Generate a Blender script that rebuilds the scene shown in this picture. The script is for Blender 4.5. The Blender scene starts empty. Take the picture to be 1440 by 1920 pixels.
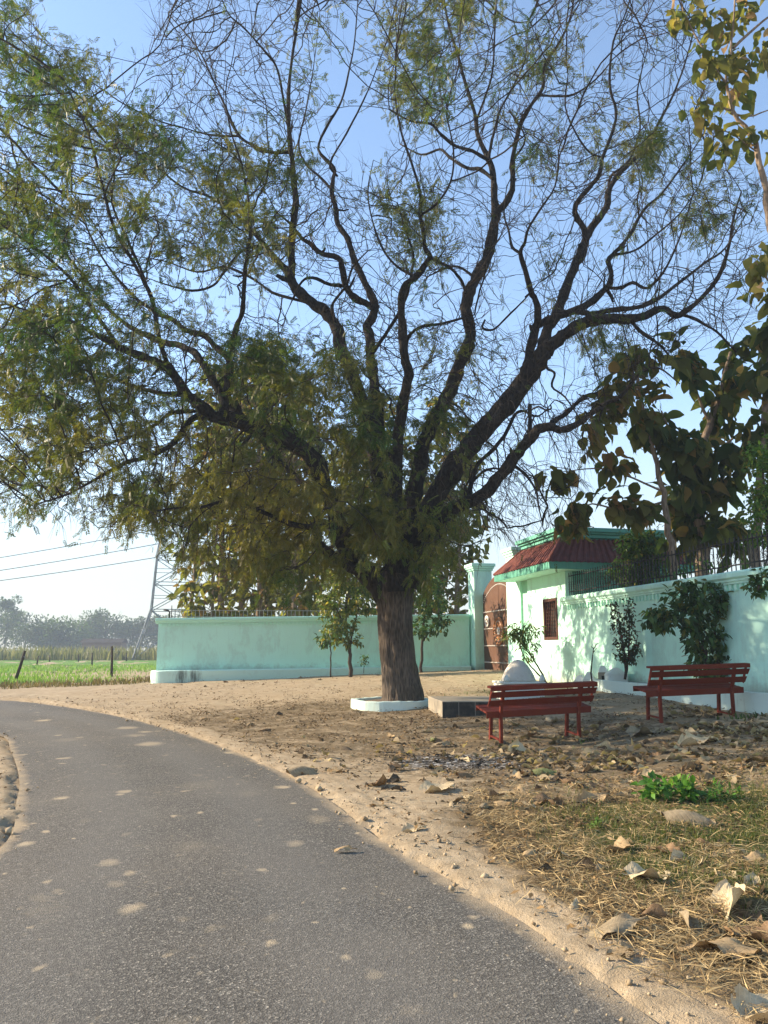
import bpy, math, random
import numpy as np
from mathutils import Matrix, Vector

# ------------------------------------------------------------------ camera, sky, sun, exposure
SC = bpy.context.scene
COL = SC.collection
rad = math.radians
CAM_H = 1.5
FPX = 1442.0
PITCH = math.atan(257 / FPX)
cam = bpy.data.cameras.new('camera')
cam.sensor_fit = 'HORIZONTAL'
cam.sensor_width = 36.0
cam.lens = 36.0 * FPX / 1440
cam.clip_start = 0.05
cam.clip_end = 3000
camo = bpy.data.objects.new('camera', cam)
camo.location = (0, 0, CAM_H)
camo.rotation_euler = (rad(90) + PITCH, 0, 0)
COL.objects.link(camo)
SC.camera = camo

SUN_AZ = rad(-77)          # measured from +Y, negative is left
SUN_EL = rad(24)
w = bpy.data.worlds.new("World")
SC.world = w
w.use_nodes = True
wn = w.node_tree.nodes
wl = w.node_tree.links
wn.clear()
sky = wn.new('ShaderNodeTexSky')
sky.sky_type = 'NISHITA'
sky.sun_disc = False
sky.sun_elevation = SUN_EL
sky.sun_rotation = SUN_AZ
sky.altitude = 0
sky.air_density = 1.0
sky.dust_density = 0.3
sky.ozone_density = 1.4
bg = wn.new('ShaderNodeBackground')
bg.inputs[1].default_value = 0.132
wo = wn.new('ShaderNodeOutputWorld')
wtc = wn.new('ShaderNodeTexCoord')
wsx = wn.new('ShaderNodeSeparateXYZ')
wl.new(wtc.outputs['Generated'], wsx.inputs[0])
wrp = wn.new('ShaderNodeValToRGB')          # pale dust band low over the horizon
wrp.color_ramp.elements[0].position = 0.0; wrp.color_ramp.elements[0].color = (.88, .88, .88, 1)
wrp.color_ramp.elements[1].position = 0.30; wrp.color_ramp.elements[1].color = (0, 0, 0, 1)
wl.new(wsx.outputs[2], wrp.inputs[0])
wmx = wn.new('ShaderNodeMix'); wmx.data_type = 'RGBA'
wl.new(wrp.outputs[0], wmx.inputs[0])
wl.new(sky.outputs[0], wmx.inputs[6])
wmx.inputs[7].default_value = (2.35, 2.45, 2.35, 1)
wl.new(wmx.outputs[2], bg.inputs[0])
wl.new(bg.outputs[0], wo.inputs[0])

sun = bpy.data.lights.new('sun', 'SUN')
sun.energy = 4.9
sun.angle = rad(0.6)
sun.color = (1.0, 0.83, 0.60)
suno = bpy.data.objects.new('sun', sun)
sd = Vector((math.sin(SUN_AZ) * math.cos(SUN_EL), math.cos(SUN_AZ) * math.cos(SUN_EL), math.sin(SUN_EL)))
suno.rotation_euler = (-sd).to_track_quat('-Z', 'Y').to_euler()
suno.location = sd * 100
COL.objects.link(suno)

SC.view_settings.view_transform = 'Standard'
SC.view_settings.look = 'None'
SC.view_settings.exposure = 1.45
SC.view_settings.gamma = 1.0
SC.view_settings.use_curve_mapping = False
SC.cycles.max_bounces = 8
SC.cycles.transparent_max_bounces = 8
SC.cycles.volume_bounces = 0

rng = np.random.default_rng(7)
random.seed(7)

# ------------------------------------------------------------------ helpers
SPn, CPn = math.sin(PITCH), math.cos(PITCH)


def at(px, py, Y):
    """world point that lies at depth Y along the sight line of a photo pixel"""
    v = (960 - py) / FPX
    dy = CPn - v * SPn
    return np.array([(px - 720) / FPX / dy * Y, Y, CAM_H + (SPn + v * CPn) / dy * Y])


def ss(a, b, x):
    t = np.clip((x - a) / (b - a), 0, 1)
    return t * t * (3 - 2 * t)


def _hash(ix, iy, seed):
    n = (ix.astype(np.int64) * 374761393 + iy.astype(np.int64) * 668265263 + seed * 974634777) & 0x7fffffff
    n = ((n ^ (n >> 13)) * 1274126177) & 0x7fffffff
    return ((n ^ (n >> 16)) & 0xffff) / 65535.0


def vnoise(x, y, seed=0):
    x0 = np.floor(x); y0 = np.floor(y)
    fx = x - x0; fy = y - y0
    fx = fx * fx * (3 - 2 * fx); fy = fy * fy * (3 - 2 * fy)
    a = _hash(x0, y0, seed); b = _hash(x0 + 1, y0, seed)
    c = _hash(x0, y0 + 1, seed); d = _hash(x0 + 1, y0 + 1, seed)
    return a + (b - a) * fx + (c - a) * fy + (a - b - c + d) * fx * fy


def fbm(x, y, seed=0, octv=4):
    s = 0; a = 0.5
    for k in range(octv):
        s = s + a * vnoise(x * 2 ** k, y * 2 ** k, seed + k * 17)
        a *= 0.5
    return s / (1 - 0.5 ** octv)


def tag(o, label=None, cat=None, group=None, kind=None):
    if label: o['label'] = label
    if cat: o['category'] = cat
    if group: o['group'] = group
    if kind: o['kind'] = kind
    return o


def empty(name, label, cat, loc=(0, 0, 0), rz=0, group=None, rot=None):
    o = bpy.data.objects.new(name, None)
    o.empty_display_size = 0.2
    COL.objects.link(o)
    o.location = loc
    o.rotation_euler = rot if rot else (0, 0, rz)
    return tag(o, label, cat, group, 'thing')


def link(name, me, mats=None, parent=None, loc=(0, 0, 0), rz=0):
    o = bpy.data.objects.new(name, me)
    COL.objects.link(o)
    if mats is not None:
        for m in (mats if isinstance(mats, (list, tuple)) else [mats]):
            me.materials.append(m)
    if parent: o.parent = parent
    o.location = loc
    o.rotation_euler = (0, 0, rz)
    return o


def np_mesh(name, V, faces, smooth=False, tint=None, attrs=None):
    """mesh from numpy: faces is a list of (n,k) index arrays"""
    me = bpy.data.meshes.new(name)
    V = np.asarray(V, dtype=np.float32)
    me.vertices.add(len(V))
    me.vertices.foreach_set('co', V.ravel())
    idx = []; starts = []; tot = 0
    for F in faces:
        F = np.asarray(F, dtype=np.int32)
        if len(F) == 0: continue
        idx.append(F.ravel())
        starts.append(tot + np.arange(len(F)) * F.shape[1])
        tot += F.size
    idx = np.concatenate(idx).astype(np.int32); starts = np.concatenate(starts).astype(np.int32)
    me.loops.add(len(idx)); me.loops.foreach_set('vertex_index', idx)
    me.polygons.add(len(starts)); me.polygons.foreach_set('loop_start', starts)
    me.update(calc_edges=True)
    if smooth:
        me.polygons.foreach_set('use_smooth', np.ones(len(starts), dtype=bool))
    if tint is not None:
        a = me.attributes.new('tint', 'FLOAT_COLOR', 'POINT')
        t = np.ones((len(V), 4), dtype=np.float32); t[:, :3] = tint
        a.data.foreach_set('color', t.ravel())
    for k, val in (attrs or {}).items():
        a = me.attributes.new(k, 'FLOAT', 'POINT')
        a.data.foreach_set('value', np.asarray(val, dtype=np.float32))
    me.validate()
    return me


def unit(v):
    return v / np.maximum(np.linalg.norm(v, axis=-1, keepdims=True), 1e-9)


def tube(P, R, sides=8, cap=True, rough=0.0, seed=0):
    """tube along a polyline, parallel-transported frame -> V, quads"""
    P = np.asarray(P, float); R = np.broadcast_to(np.asarray(R, float), (len(P),))
    n = len(P)
    T = np.zeros_like(P)
    T[1:-1] = P[2:] - P[:-2]; T[0] = P[1] - P[0]; T[-1] = P[-1] - P[-2]
    T = unit(T)
    u = np.cross(T[0], [0.31, 0.92, 0.24]); u /= np.linalg.norm(u)
    ang = np.arange(sides) / sides * 2 * math.pi
    V = np.zeros((n, sides, 3))
    for i in range(n):
        u = u - T[i] * np.dot(u, T[i]); u /= np.linalg.norm(u)
        v = np.cross(T[i], u)
        r = R[i] * np.ones(sides)
        if rough:
            r = r * (1 + rough * (vnoise(ang * 1.2 + seed, np.full(sides, i * 0.7 + seed * 3.1), 5) - 0.5) * 2)
        V[i] = P[i] + (np.cos(ang)[:, None] * u + np.sin(ang)[:, None] * v) * r[:, None]
    V = V.reshape(-1, 3)
    i = np.arange(n - 1)[:, None] * sides; j = np.arange(sides)[None]
    j2 = (j + 1) % sides
    Q = np.stack([i + j, i + j2, i + sides + j2, i + sides + j], -1).reshape(-1, 4)
    return V, Q


def smooth_path(P, R, sub=4, wob=0.0, seed=0):
    """Catmull-Rom resample of a polyline and its radii"""
    P = np.asarray(P, float); R = np.asarray(R, float)
    Pe = np.vstack([2 * P[0] - P[1], P, 2 * P[-1] - P[-2]])
    out = []; ro = []
    for i in range(len(P) - 1):
        p0, p1, p2, p3 = Pe[i:i + 4]
        for k in range(sub):
            t = k / sub
            out.append(0.5 * ((2 * p1) + (-p0 + p2) * t + (2 * p0 - 5 * p1 + 4 * p2 - p3) * t * t + (-p0 + 3 * p1 - 3 * p2 + p3) * t ** 3))
            ro.append(R[i] + (R[i + 1] - R[i]) * t)
    out.append(P[-1]); ro.append(R[-1])
    out = np.array(out); ro = np.array(ro)
    if wob:
        g = np.random.default_rng(seed)
        d = g.normal(0, 1, out.shape) * wob * ro[:, None]
        d[0] = d[-1] = 0
        out = out + d
    return out, ro


class MB:
    """collects simple solids into one mesh"""
    def __init__(self):
        self.V = []; self.F = []; self.n = 0; self.S = []

    def add(self, V, F, smooth=False):
        V = np.asarray(V, float)
        self.V.append(V)
        for f in F:
            self.F.append([int(i) + self.n for i in f]); self.S.append(smooth)
        self.n += len(V)

    def box(self, x0, x1, y0, y1, z0, z1, M=None):
        V = np.array([[x, y, z] for z in (z0, z1) for y in (y0, y1) for x in (x0, x1)], float)
        if M is not None:
            V = np.array([tuple(M @ Vector(v)) for v in V])
        self.add(V, [(0, 2, 3, 1), (4, 5, 7, 6), (0, 1, 5, 4), (2, 6, 7, 3), (0, 4, 6, 2), (1, 3, 7, 5)])

    def hexa(self, V):
        """eight corners: bottom 4 (ccw) then top 4"""
        self.add(V, [(3, 2, 1, 0), (4, 5, 6, 7), (0, 1, 5, 4), (1, 2, 6, 5), (2, 3, 7, 6), (3, 0, 4, 7)])

    def bar(self, p, q, wx, wy, up=(0, 0, 1)):
        """rectangular bar from p to q; wx across, wy along up"""
        p = np.asarray(p, float); q = np.asarray(q, float)
        d = unit(q - p)
        s = np.cross(d, up)
        if np.linalg.norm(s) < 1e-4: s = np.cross(d, (0, 1, 0))
        s = unit(s); u = np.cross(s, d)
        V = []
        for c in (p, q):
            for a, b in ((-1, -1), (1, -1), (1, 1), (-1, 1)):
                V.append(c + s * a * wx / 2 + u * b * wy / 2)
        self.add(V, [(0, 1, 2, 3), (7, 6, 5, 4), (0, 4, 5, 1), (1, 5, 6, 2), (2, 6, 7, 3), (3, 7, 4, 0)])

    def tube(self, P, R, sides=8, **k):
        V, Q = tube(P, R, sides, **k)
        n = len(V)
        F = [tuple(q) for q in Q] + [tuple(range(sides))[::-1], tuple(range(n - sides, n))]
        self.add(V, F, True)

    def prism(self, poly, z0, z1, ztop=None):
        n = len(poly)
        V = [(x, y, z0) for x, y in poly] + [(x, y, z1) for x, y in poly]
        F = [tuple(range(n))[::-1], tuple(range(n, 2 * n))] + [(i, (i + 1) % n, n + (i + 1) % n, n + i) for i in range(n)]
        self.add(V, F)

    def profile(self, prof, p0, p1, zl0=0.0, zl1=0.0):
        """extrude a (y,z) profile along x from p0 to p1 with z offsets at both ends"""
        n = len(prof)
        V = [(p0, y, z + zl0) for y, z in prof] + [(p1, y, z + zl1) for y, z in prof]
        F = [tuple(range(n)), tuple(range(n, 2 * n))[::-1]] + [(i, n + i, n + (i + 1) % n, (i + 1) % n) for i in range(n)]
        self.add(V, F)

    def lathe(self, prof, c=(0, 0, 0), seg=24, axis='z', smooth=True):
        V = []
        for r, z in prof:
            for k in range(seg):
                a = 2 * math.pi * k / seg
                if axis == 'z': V.append((c[0] + r * math.cos(a), c[1] + r * math.sin(a), c[2] + z))
                else: V.append((c[0] + r * math.cos(a), c[1] + z, c[2] + r * math.sin(a)))
        F = []
        for i in range(len(prof) - 1):
            for k in range(seg):
                k2 = (k + 1) % seg
                F.append((i * seg + k, i * seg + k2, (i + 1) * seg + k2, (i + 1) * seg + k))
        F.append(tuple(range(seg))[::-1]); F.append(tuple(range((len(prof) - 1) * seg, len(prof) * seg)))
        self.add(V, F, smooth)

    def build(self, name, mat, parent=None, loc=(0, 0, 0), rz=0, bevel=0.0):
        me = bpy.data.meshes.new(name)
        me.from_pydata(np.concatenate(self.V).tolist(), [], self.F)
        me.polygons.foreach_set('use_smooth', np.array(self.S, dtype=bool))
        import bmesh
        bm = bmesh.new(); bm.from_mesh(me)
        bmesh.ops.recalc_face_normals(bm, faces=bm.faces)
        bm.to_mesh(me); bm.free()
        o = link(name, me, mat, parent, loc, rz)
        if bevel:
            m = o.modifiers.new('bevel', 'BEVEL'); m.width = bevel; m.segments = 2; m.limit_method = 'ANGLE'; m.angle_limit = rad(40)
        return o


# ------------------------------------------------------------------ material helpers
class NT:
    def __init__(self, name):
        self.m = bpy.data.materials.new(name)
        self.m.use_nodes = True
        self.t = self.m.node_tree
        self.t.nodes.clear()
        self.out = self.t.nodes.new('ShaderNodeOutputMaterial')
        self._co = None

    def n(self, typ, **kw):
        nd = self.t.nodes.new('ShaderNode' + typ)
        for k, v in kw.items(): setattr(nd, k, v)
        return nd

    def l(self, a, b): self.t.links.new(a, b)

    def co(self, scale=(1, 1, 1), obj=True):
        if self._co is None: self._co = self.n('TexCoord')
        src = self._co.outputs['Object']
        if scale == (1, 1, 1): return src
        mp = self.n('Mapping'); mp.inputs['Scale'].default_value = scale
        self.l(src, mp.inputs['Vector']); return mp.outputs[0]

    def noise(self, scale, detail=4, rough=0.55, sc=(1, 1, 1), dist=0.0):
        nd = self.n('TexNoise'); nd.inputs['Scale'].default_value = scale
        nd.inputs['Detail'].default_value = detail; nd.inputs['Roughness'].default_value = rough
        nd.inputs['Distortion'].default_value = dist
        self.l(self.co(sc), nd.inputs['Vector']); return nd.outputs['Fac']

    def vor(self, scale, sc=(1, 1, 1), feature='F1', out='Distance', rnd=1.0):
        nd = self.n('TexVoronoi'); nd.feature = feature
        nd.inputs['Scale'].default_value = scale
        nd.inputs['Randomness'].default_value = rnd
        self.l(self.co(sc), nd.inputs['Vector']); return nd.outputs[out]

    def ramp(self, fac, stops):
        r = self.n('ValToRGB'); e = r.color_ramp.elements
        while len(e) < len(stops): e.new(0.5)
        for el, (p, c) in zip(e, stops):
            el.position = p
            el.color = (c, c, c, 1) if isinstance(c, (int, float)) else (*c, 1)
        self.l(fac, r.inputs[0]); return r.outputs[0]

    def mix(self, fac, a, b, mode='MIX'):
        m = self.n('Mix'); m.data_type = 'RGBA'; m.blend_type = mode
        for v, s in ((fac, m.inputs[0]), (a, m.inputs[6]), (b, m.inputs[7])):
            if isinstance(v, (int, float)): s.default_value = v
            elif isinstance(v, tuple): s.default_value = (*v, 1)
            else: self.l(v, s)
        return m.outputs[2]

    def math(self, op, a, b=0.0, clamp=False):
        m = self.n('Math'); m.operation = op; m.use_clamp = clamp
        for v, s in ((a, m.inputs[0]), (b, m.inputs[1])):
            if isinstance(v, (int, float)): s.default_value = v
            else: self.l(v, s)
        return m.outputs[0]

    def attr(self, name, out='Fac'):
        a = self.n('Attribute'); a.attribute_name = name; return a.outputs[out]

    def pbsdf(self, col, rough=0.7, bump=None, strength=0.3, dist=0.02, spec=0.3, metal=0.0):
        p = self.n('BsdfPrincipled')
        if isinstance(col, tuple): p.inputs['Base Color'].default_value = (*col, 1)
        else: self.l(col, p.inputs['Base Color'])
        if isinstance(rough, (int, float)): p.inputs['Roughness'].default_value = rough
        else: self.l(rough, p.inputs['Roughness'])
        p.inputs['Specular IOR Level'].default_value = spec
        p.inputs['Metallic'].default_value = metal
        if bump is not None:
            b = self.n('Bump'); b.inputs['Strength'].default_value = strength; b.inputs['Distance'].default_value = dist
            self.l(bump, b.inputs['Height']); self.l(b.outputs[0], p.inputs['Normal'])
        return p

    def done(self, sh):
        self.l(sh.outputs[0], self.out.inputs['Surface']); return self.m


def mat_leaf(name, trans=0.4, rough=0.5, gain=1.35, spec=.25):
    t = NT(name)
    c = t.attr('tint', 'Color')
    c2 = t.mix(t.noise(9, 3), c, t.mix(1.0, c, (0.75, 0.72, 0.7), 'MULTIPLY'))
    p = t.pbsdf(c2, rough, spec=spec)
    tr = t.n('BsdfTranslucent')
    t.l(t.mix(1.0, c, (gain, gain * 1.05, gain * 0.6), 'MULTIPLY'), tr.inputs[0])
    mx = t.n('MixShader'); mx.inputs[0].default_value = trans
    t.l(p.outputs[0], mx.inputs[1]); t.l(tr.outputs[0], mx.inputs[2])
    return t.done(mx)


def mat_bark(name, dark, light, sc=(6, 6, 1.2), bump=0.8, scale=3.0):
    t = NT(name)
    a = t.noise(scale, 6, 0.65, sc, 0.6)
    v = t.vor(scale * 1.6, sc, 'F1')
    h = t.math('ADD', t.math('MULTIPLY', a, 0.7), t.math('MULTIPLY', v, 0.5))
    col = t.ramp(h, [(0.3, dark), (0.75, light)])
    col = t.mix(t.ramp(t.noise(1.3, 3), [(0.4, 0.0), (0.75, 0.6)]), col, tuple(0.6 * x for x in dark))
    return t.done(t.pbsdf(col, 0.9, h, bump, 0.05, 0.1))


def mat_paint(name, base, dirt=(0.16, 0.16, 0.12), amount=0.35, rough=0.75, low=None, splash=None):
    """weathered wall paint: faint blotches, run-off streaks, scuffs; no light painted in"""
    t = NT(name)
    big = t.noise(0.6, 4, 0.6)
    col = t.mix(t.ramp(big, [(0.3, 0.0), (0.75, 1.0)]), base, tuple(min(1, 0.9 * b + 0.02) for b in base))
    streak = t.noise(3.0, 5, 0.7, (3.0, 3.0, 0.35))
    col = t.mix(t.ramp(streak, [(0.56, 0.0), (0.85, amount)]), col, dirt)
    scuff = t.noise(7.0, 7, 0.75)
    col = t.mix(t.ramp(scuff, [(0.62, 0.0), (0.72, amount * 0.9)]), col, dirt)
    if splash:
        sx = t.n('SeparateXYZ'); t.l(t.co(), sx.inputs[0])
        rise = t.math('ADD', sx.outputs[2], t.math('MULTIPLY', t.noise(2.2, 7, .75), -1.1))
        col = t.mix(t.ramp(t.math('SUBTRACT', rise, splash - .75), [(.02, .8), (.42, 0.0)]), col, (.27, .25, .18))
        damp = t.noise(1.1, 6, .7, (1, 1, .5))
        col = t.mix(t.ramp(damp, [(.50, 0.0), (.58, .30), (.63, .10), (.78, .26)]), col, (.36, .50, .42))
        pit = t.noise(11, 8, .8, (1, 1, .7))
        col = t.mix(t.ramp(pit, [(.70, 0.0), (.75, .7)]), col, (.10, .11, .09))
    fine = t.noise(26, 4, 0.6)
    h = t.math('ADD', t.math('MULTIPLY', big, 0.6), t.math('MULTIPLY', fine, 0.25))
    return t.done(t.pbsdf(col, rough, h, 0.35, 0.03, 0.25))


M = {}
M['neem_leaf'] = mat_leaf('neem_leaf', 0.45)
M['teak_leaf'] = mat_leaf('teak_leaf', 0.46, 0.7, 1.35, .1)
M['shrub_leaf'] = mat_leaf('shrub_leaf', 0.35, 0.42)
M['far_leaf'] = mat_leaf('far_leaf', 0.3, 0.7)
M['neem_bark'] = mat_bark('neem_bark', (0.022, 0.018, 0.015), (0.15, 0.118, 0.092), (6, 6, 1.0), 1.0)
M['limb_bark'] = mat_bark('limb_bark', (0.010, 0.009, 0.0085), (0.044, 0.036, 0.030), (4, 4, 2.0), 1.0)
M['twig_bark'] = NT('twig_bark')
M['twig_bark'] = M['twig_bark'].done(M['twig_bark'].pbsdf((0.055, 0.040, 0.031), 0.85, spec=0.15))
M['teak_bark'] = mat_bark('teak_bark', (0.12, 0.085, 0.06), (0.33, 0.25, 0.18), (5, 5, 0.9), 0.4, 4)
M['mint'] = mat_paint('mint_paint', (0.56, 0.91, 0.77), amount=0.24, splash=.74)
M['mint_trim'] = mat_paint('mint_trim_paint', (0.51, 0.87, 0.71), amount=0.26)
M['mint_deep'] = mat_paint('deep_mint_paint', (0.30, 0.60, 0.44), amount=0.2)
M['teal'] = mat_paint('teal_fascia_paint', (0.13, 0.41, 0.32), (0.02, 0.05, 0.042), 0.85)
M['white'] = mat_paint('whitewash', (0.74, 0.78, 0.72), (0.30, 0.24, 0.17), 0.45)
M['kerb_paint'] = mat_paint('kerb_whitewash', (0.62, 0.76, 0.70), (0.28, 0.24, 0.17), 0.6)
M['cement'] = mat_paint('bare_cement', (0.33, 0.28, 0.21), (0.14, 0.11, 0.08), 0.6)
M['soil'] = mat_paint('soil', (0.13, 0.09, 0.06), (0.05, 0.035, 0.025), 0.6, 0.95)


def mat_metal(name, col, worn, amt=0.3, rough=0.4):
    t = NT(name)
    a = t.noise(14, 5, 0.7)
    c = t.mix(t.ramp(a, [(0.58, 0.0), (0.74, amt)]), col, worn)
    c = t.mix(t.ramp(t.noise(2.2, 3), [(0.35, 0.0), (0.8, 0.5)]), c, tuple(x * 0.6 for x in col))
    return t.done(t.pbsdf(c, t.ramp(a, [(0.3, rough), (0.8, rough + 0.3)]), a, 0.12, 0.01, 0.2))


M['bench_red'] = mat_metal('bench_red_paint', (0.15, 0.020, 0.008), (0.24, 0.10, 0.05), 0.6, 0.6)
M['gate_brown'] = None
M['iron'] = mat_metal('railing_iron', (0.035, 0.033, 0.032), (0.12, 0.06, 0.035), 0.5, 0.5)
M['steel'] = mat_metal('tower_steel', (0.22, 0.24, 0.26), (0.16, 0.16, 0.16), 0.2, 0.7)
M['pale_rail'] = mat_metal('pale_railing', (0.34, 0.33, 0.30), (0.2, 0.17, 0.13), 0.4, 0.7)
M['cable'] = NT('cable'); M['cable'] = M['cable'].done(M['cable'].pbsdf((0.14, 0.14, 0.15), 0.5))
M['post'] = mat_bark('old_post_wood', (0.02, 0.017, 0.014), (0.07, 0.055, 0.045), (6, 6, 1), 0.4)
M['dark'] = NT('dark_inside'); M['dark'] = M['dark'].done(M['dark'].pbsdf((0.03, 0.026, 0.022), 0.8))
M['brass'] = mat_metal('emblem_copper', (0.34, 0.14, 0.055), (0.2, 0.08, 0.04), 0.4, 0.45)
M['rivet'] = mat_metal('rivet_white', (0.75, 0.72, 0.66), (0.4, 0.35, 0.3), 0.3, 0.5)
M['window_wood'] = mat_metal('window_wood', (0.085, 0.035, 0.022), (0.16, 0.08, 0.05), 0.4, 0.55)

t = NT('gate_board')
g = t.noise(5, 6, 0.65, (6, 6, 0.5))
c = t.ramp(g, [(0.25, (0.065, 0.028, 0.015)), (0.75, (0.16, 0.075, 0.042))])
c = t.mix(t.ramp(t.noise(2.6, 5, 0.7), [(0.55, 0), (0.8, 0.5)]), c, (0.26, 0.17, 0.13))
M['gate_brown'] = t.done(t.pbsdf(c, 0.5, g, 0.25, 0.02, 0.4))

t = NT('red_roof_sheet')
g = t.noise(3, 6, 0.7, (1.5, 1.5, 1.5))
c = t.ramp(g, [(0.25, (0.085, 0.026, 0.020)), (0.6, (0.19, 0.055, 0.040)), (0.85, (0.30, 0.13, 0.10))])
c = t.mix(t.ramp(t.noise(9, 5, 0.7), [(0.58, 0), (0.75, 0.6)]), c, (0.09, 0.05, 0.045))
M['roof_red'] = t.done(t.pbsdf(c, 0.7, g, 0.2, 0.02, 0.3))

t = NT('dark_tile')
br = t.n('TexBrick'); br.offset = 0.0
br.inputs['Scale'].default_value = 1.0; br.inputs['Brick Width'].default_value = 0.33; br.inputs['Row Height'].default_value = 0.6
br.inputs['Mortar Size'].default_value = 0.006
br.inputs['Color1'].default_value = (0.028, 0.028, 0.026, 1); br.inputs['Color2'].default_value = (0.045, 0.043, 0.04, 1)
br.inputs['Mortar'].default_value = (0.22, 0.2, 0.17, 1)
sx = t.n('SeparateXYZ'); t.l(t.co(), sx.inputs[0])
cx = t.n('CombineXYZ'); t.l(t.math('ADD', sx.outputs[0], sx.outputs[1]), cx.inputs[0]); t.l(sx.outputs[2], cx.inputs[1])
t.l(cx.outputs[0], br.inputs['Vector'])
c = t.mix(t.ramp(t.noise(5, 5, 0.7), [(0.45, 0), (0.8, 0.5)]), br.outputs[0], (0.22, 0.18, 0.13))
M['tile'] = t.done(t.pbsdf(c, 0.7, spec=0.15))

# ------------------------------------------------------------------ terrain height
ctrl = np.array([
    (0, 0, 0), (-3, 5, 0), (1.2, 3.4, 0), (-2.9, 13, 0), (-5, 17, 0), (-10, 20, 0), (-7, 14, 0), (-6, 6, 0), (0.1, 6, 0), (-1.2, 9, 0),
    (1.95, 12.5, .015), (3.2, 12.9, .05), (4.68, 13.2, .30), (6.07, 13.55, .36), (6.4, 13.3, .42), (5.4, 17.5, .52), (5.1, 19, .51),
    (4.6, 23.6, .55), (4.0, 26, .72), (3.3, 29.3, .71), (.3, 17.5, .15), (.3, 19, .2), (1.16, 15.8, .15), (2.2, 15.8, .2), (3.1, 18.5, .35),
    (-8.2, 28.5, .27), (-2, 28.8, .5), (2, 29.2, .68), (3, 4, .03), (4, 8, .1), (7, 8, .38), (9, 6, .45), (-12, 30, .12), (-20, 40, .08),
    (-30, 0, 0), (-30, 20, 0), (-30, 45, .08), (0, 45, .6), (12, 45, .6), (20, 30, .6), (20, 10, .5), (15, 0, .3), (0, -15, 0), (-15, -15, 0), (15, -15, .1)], float)


def _tps(r2):
    return np.where(r2 > 1e-9, r2 * np.log(np.maximum(r2, 1e-9)), 0)


_n = len(ctrl)
_A = np.zeros((_n + 3, _n + 3))
_d2 = ((ctrl[:, None, :2] - ctrl[None, :, :2]) ** 2).sum(-1)
_A[:_n, :_n] = _tps(_d2) + np.eye(_n) * 0.5
_A[:_n, _n] = 1; _A[:_n, _n + 1:] = ctrl[:, :2]; _A[_n:, :_n] = _A[:_n, _n:].T
_w = np.linalg.solve(_A, np.concatenate([ctrl[:, 2], [0, 0, 0]]))


def gz(x, y):
    x = np.asarray(x, float); y = np.asarray(y, float)
    sh = x.shape; x = x.ravel(); y = y.ravel()
    z = _w[_n] + _w[_n + 1] * x + _w[_n + 2] * y
    for i in range(_n):
        z = z + _w[i] * _tps((x - ctrl[i, 0]) ** 2 + (y - ctrl[i, 1]) ** 2)
    k = ss(26, 44, np.hypot(x + 2, y - 14))
    z = z * (1 - k) + 0.08 * k
    return np.clip(z, -0.1, 0.8).reshape(sh)


def g1(x, y): return float(gz(np.array([x]), np.array([y]))[0])


def gpt(px, py):
    """where the sight line of a photo pixel meets the terrain"""
    lo, hi = 1.0, 200.0
    for _ in range(60):
        m = math.sqrt(lo * hi); p = at(px, py, m)
        if p[2] > g1(p[0], p[1]): lo = m
        else: hi = m
    p = at(px, py, lo); return np.array([p[0], p[1], g1(p[0], p[1])])


# ------------------------------------------------------------------ road outline
def road_px(lst):
    out = []
    for x, y in lst:
        v = (960 - y) / FPX
        Y = -CAM_H / ((SPn + v * CPn) / (CPn - v * SPn))
        out.append(at(x, y, Y)[:2])
    return out


RE = [(4.6, -22), (3.3, -10), (2.4, -3), (1.75, 1.2)] + [tuple(p) for p in road_px([(1240, 1920), (1120, 1832), (1000, 1738), (840, 1645), (700, 1562), (620, 1500), (520, 1442), (400, 1392), (300, 1361), (200, 1337), (100, 1321), (0, 1312)])] + [(-15.5, 23.6), (-24, 27), (-45, 34)]
LE = [(-0.2, -22), (-0.9, -10), (-1.5, -3), (-2.1, 1.2)] + [(-2.6, 3.6)] + [tuple(p) for p in road_px([(0, 1590), (30, 1505), (36, 1455), (20, 1405), (0, 1378)])] + [(-8.9, 16.2), (-14, 19.3), (-24, 23), (-45, 30)]


def resample(P, n):
    P = np.array(P, float)
    P2, _ = smooth_path(np.c_[P, np.zeros(len(P))], np.ones(len(P)), 6)
    P2 = P2[:, :2]
    s = np.r_[0, np.cumsum(np.hypot(*np.diff(P2, axis=0).T))]
    q = np.linspace(0, s[-1], n)
    return np.c_[np.interp(q, s, P2[:, 0]), np.interp(q, s, P2[:, 1])]


NR = 260
REs = resample(RE, NR); LEs = resample(LE, NR)
ring = np.vstack([REs, LEs[::-1]])


def road_dist(x, y):
    """signed distance to the road outline, negative on the road"""
    x = np.asarray(x, float); y = np.asarray(y, float)
    poly = np.vstack([REs[::4], LEs[::-1][::4]])
    best = np.full(x.shape, 1e9); inside = np.zeros(x.shape, bool)
    for i in range(len(poly)):
        a = poly[i]; b = poly[(i + 1) % len(poly)]
        d = b - a; L = max(d @ d, 1e-9)
        t = np.clip(((x - a[0]) * d[0] + (y - a[1]) * d[1]) / L, 0, 1)
        best = np.minimum(best, np.hypot(x - a[0] - t * d[0], y - a[1] - t * d[1]))
        c = ((a[1] > y) != (b[1] > y))
        if abs(d[1]) > 1e-9:
            inside ^= c & (x < d[0] * (y - a[1]) / d[1] + a[0])
    return np.where(inside, -best, best)


def side_dist(x, y):
    """distance right/beyond of the road's right edge (positive off road on the tree side)"""
    return road_dist(x, y)


# ------------------------------------------------------------------ ground sheet
def gauss_map(x, y, lst):
    s = 0
    for (cx, cy, rx, ry, a) in lst:
        s = s + a * np.exp(-(((x - cx) / rx) ** 2 + ((y - cy) / ry) ** 2))
    return s


ash_c = gpt(880, 1430)


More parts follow.
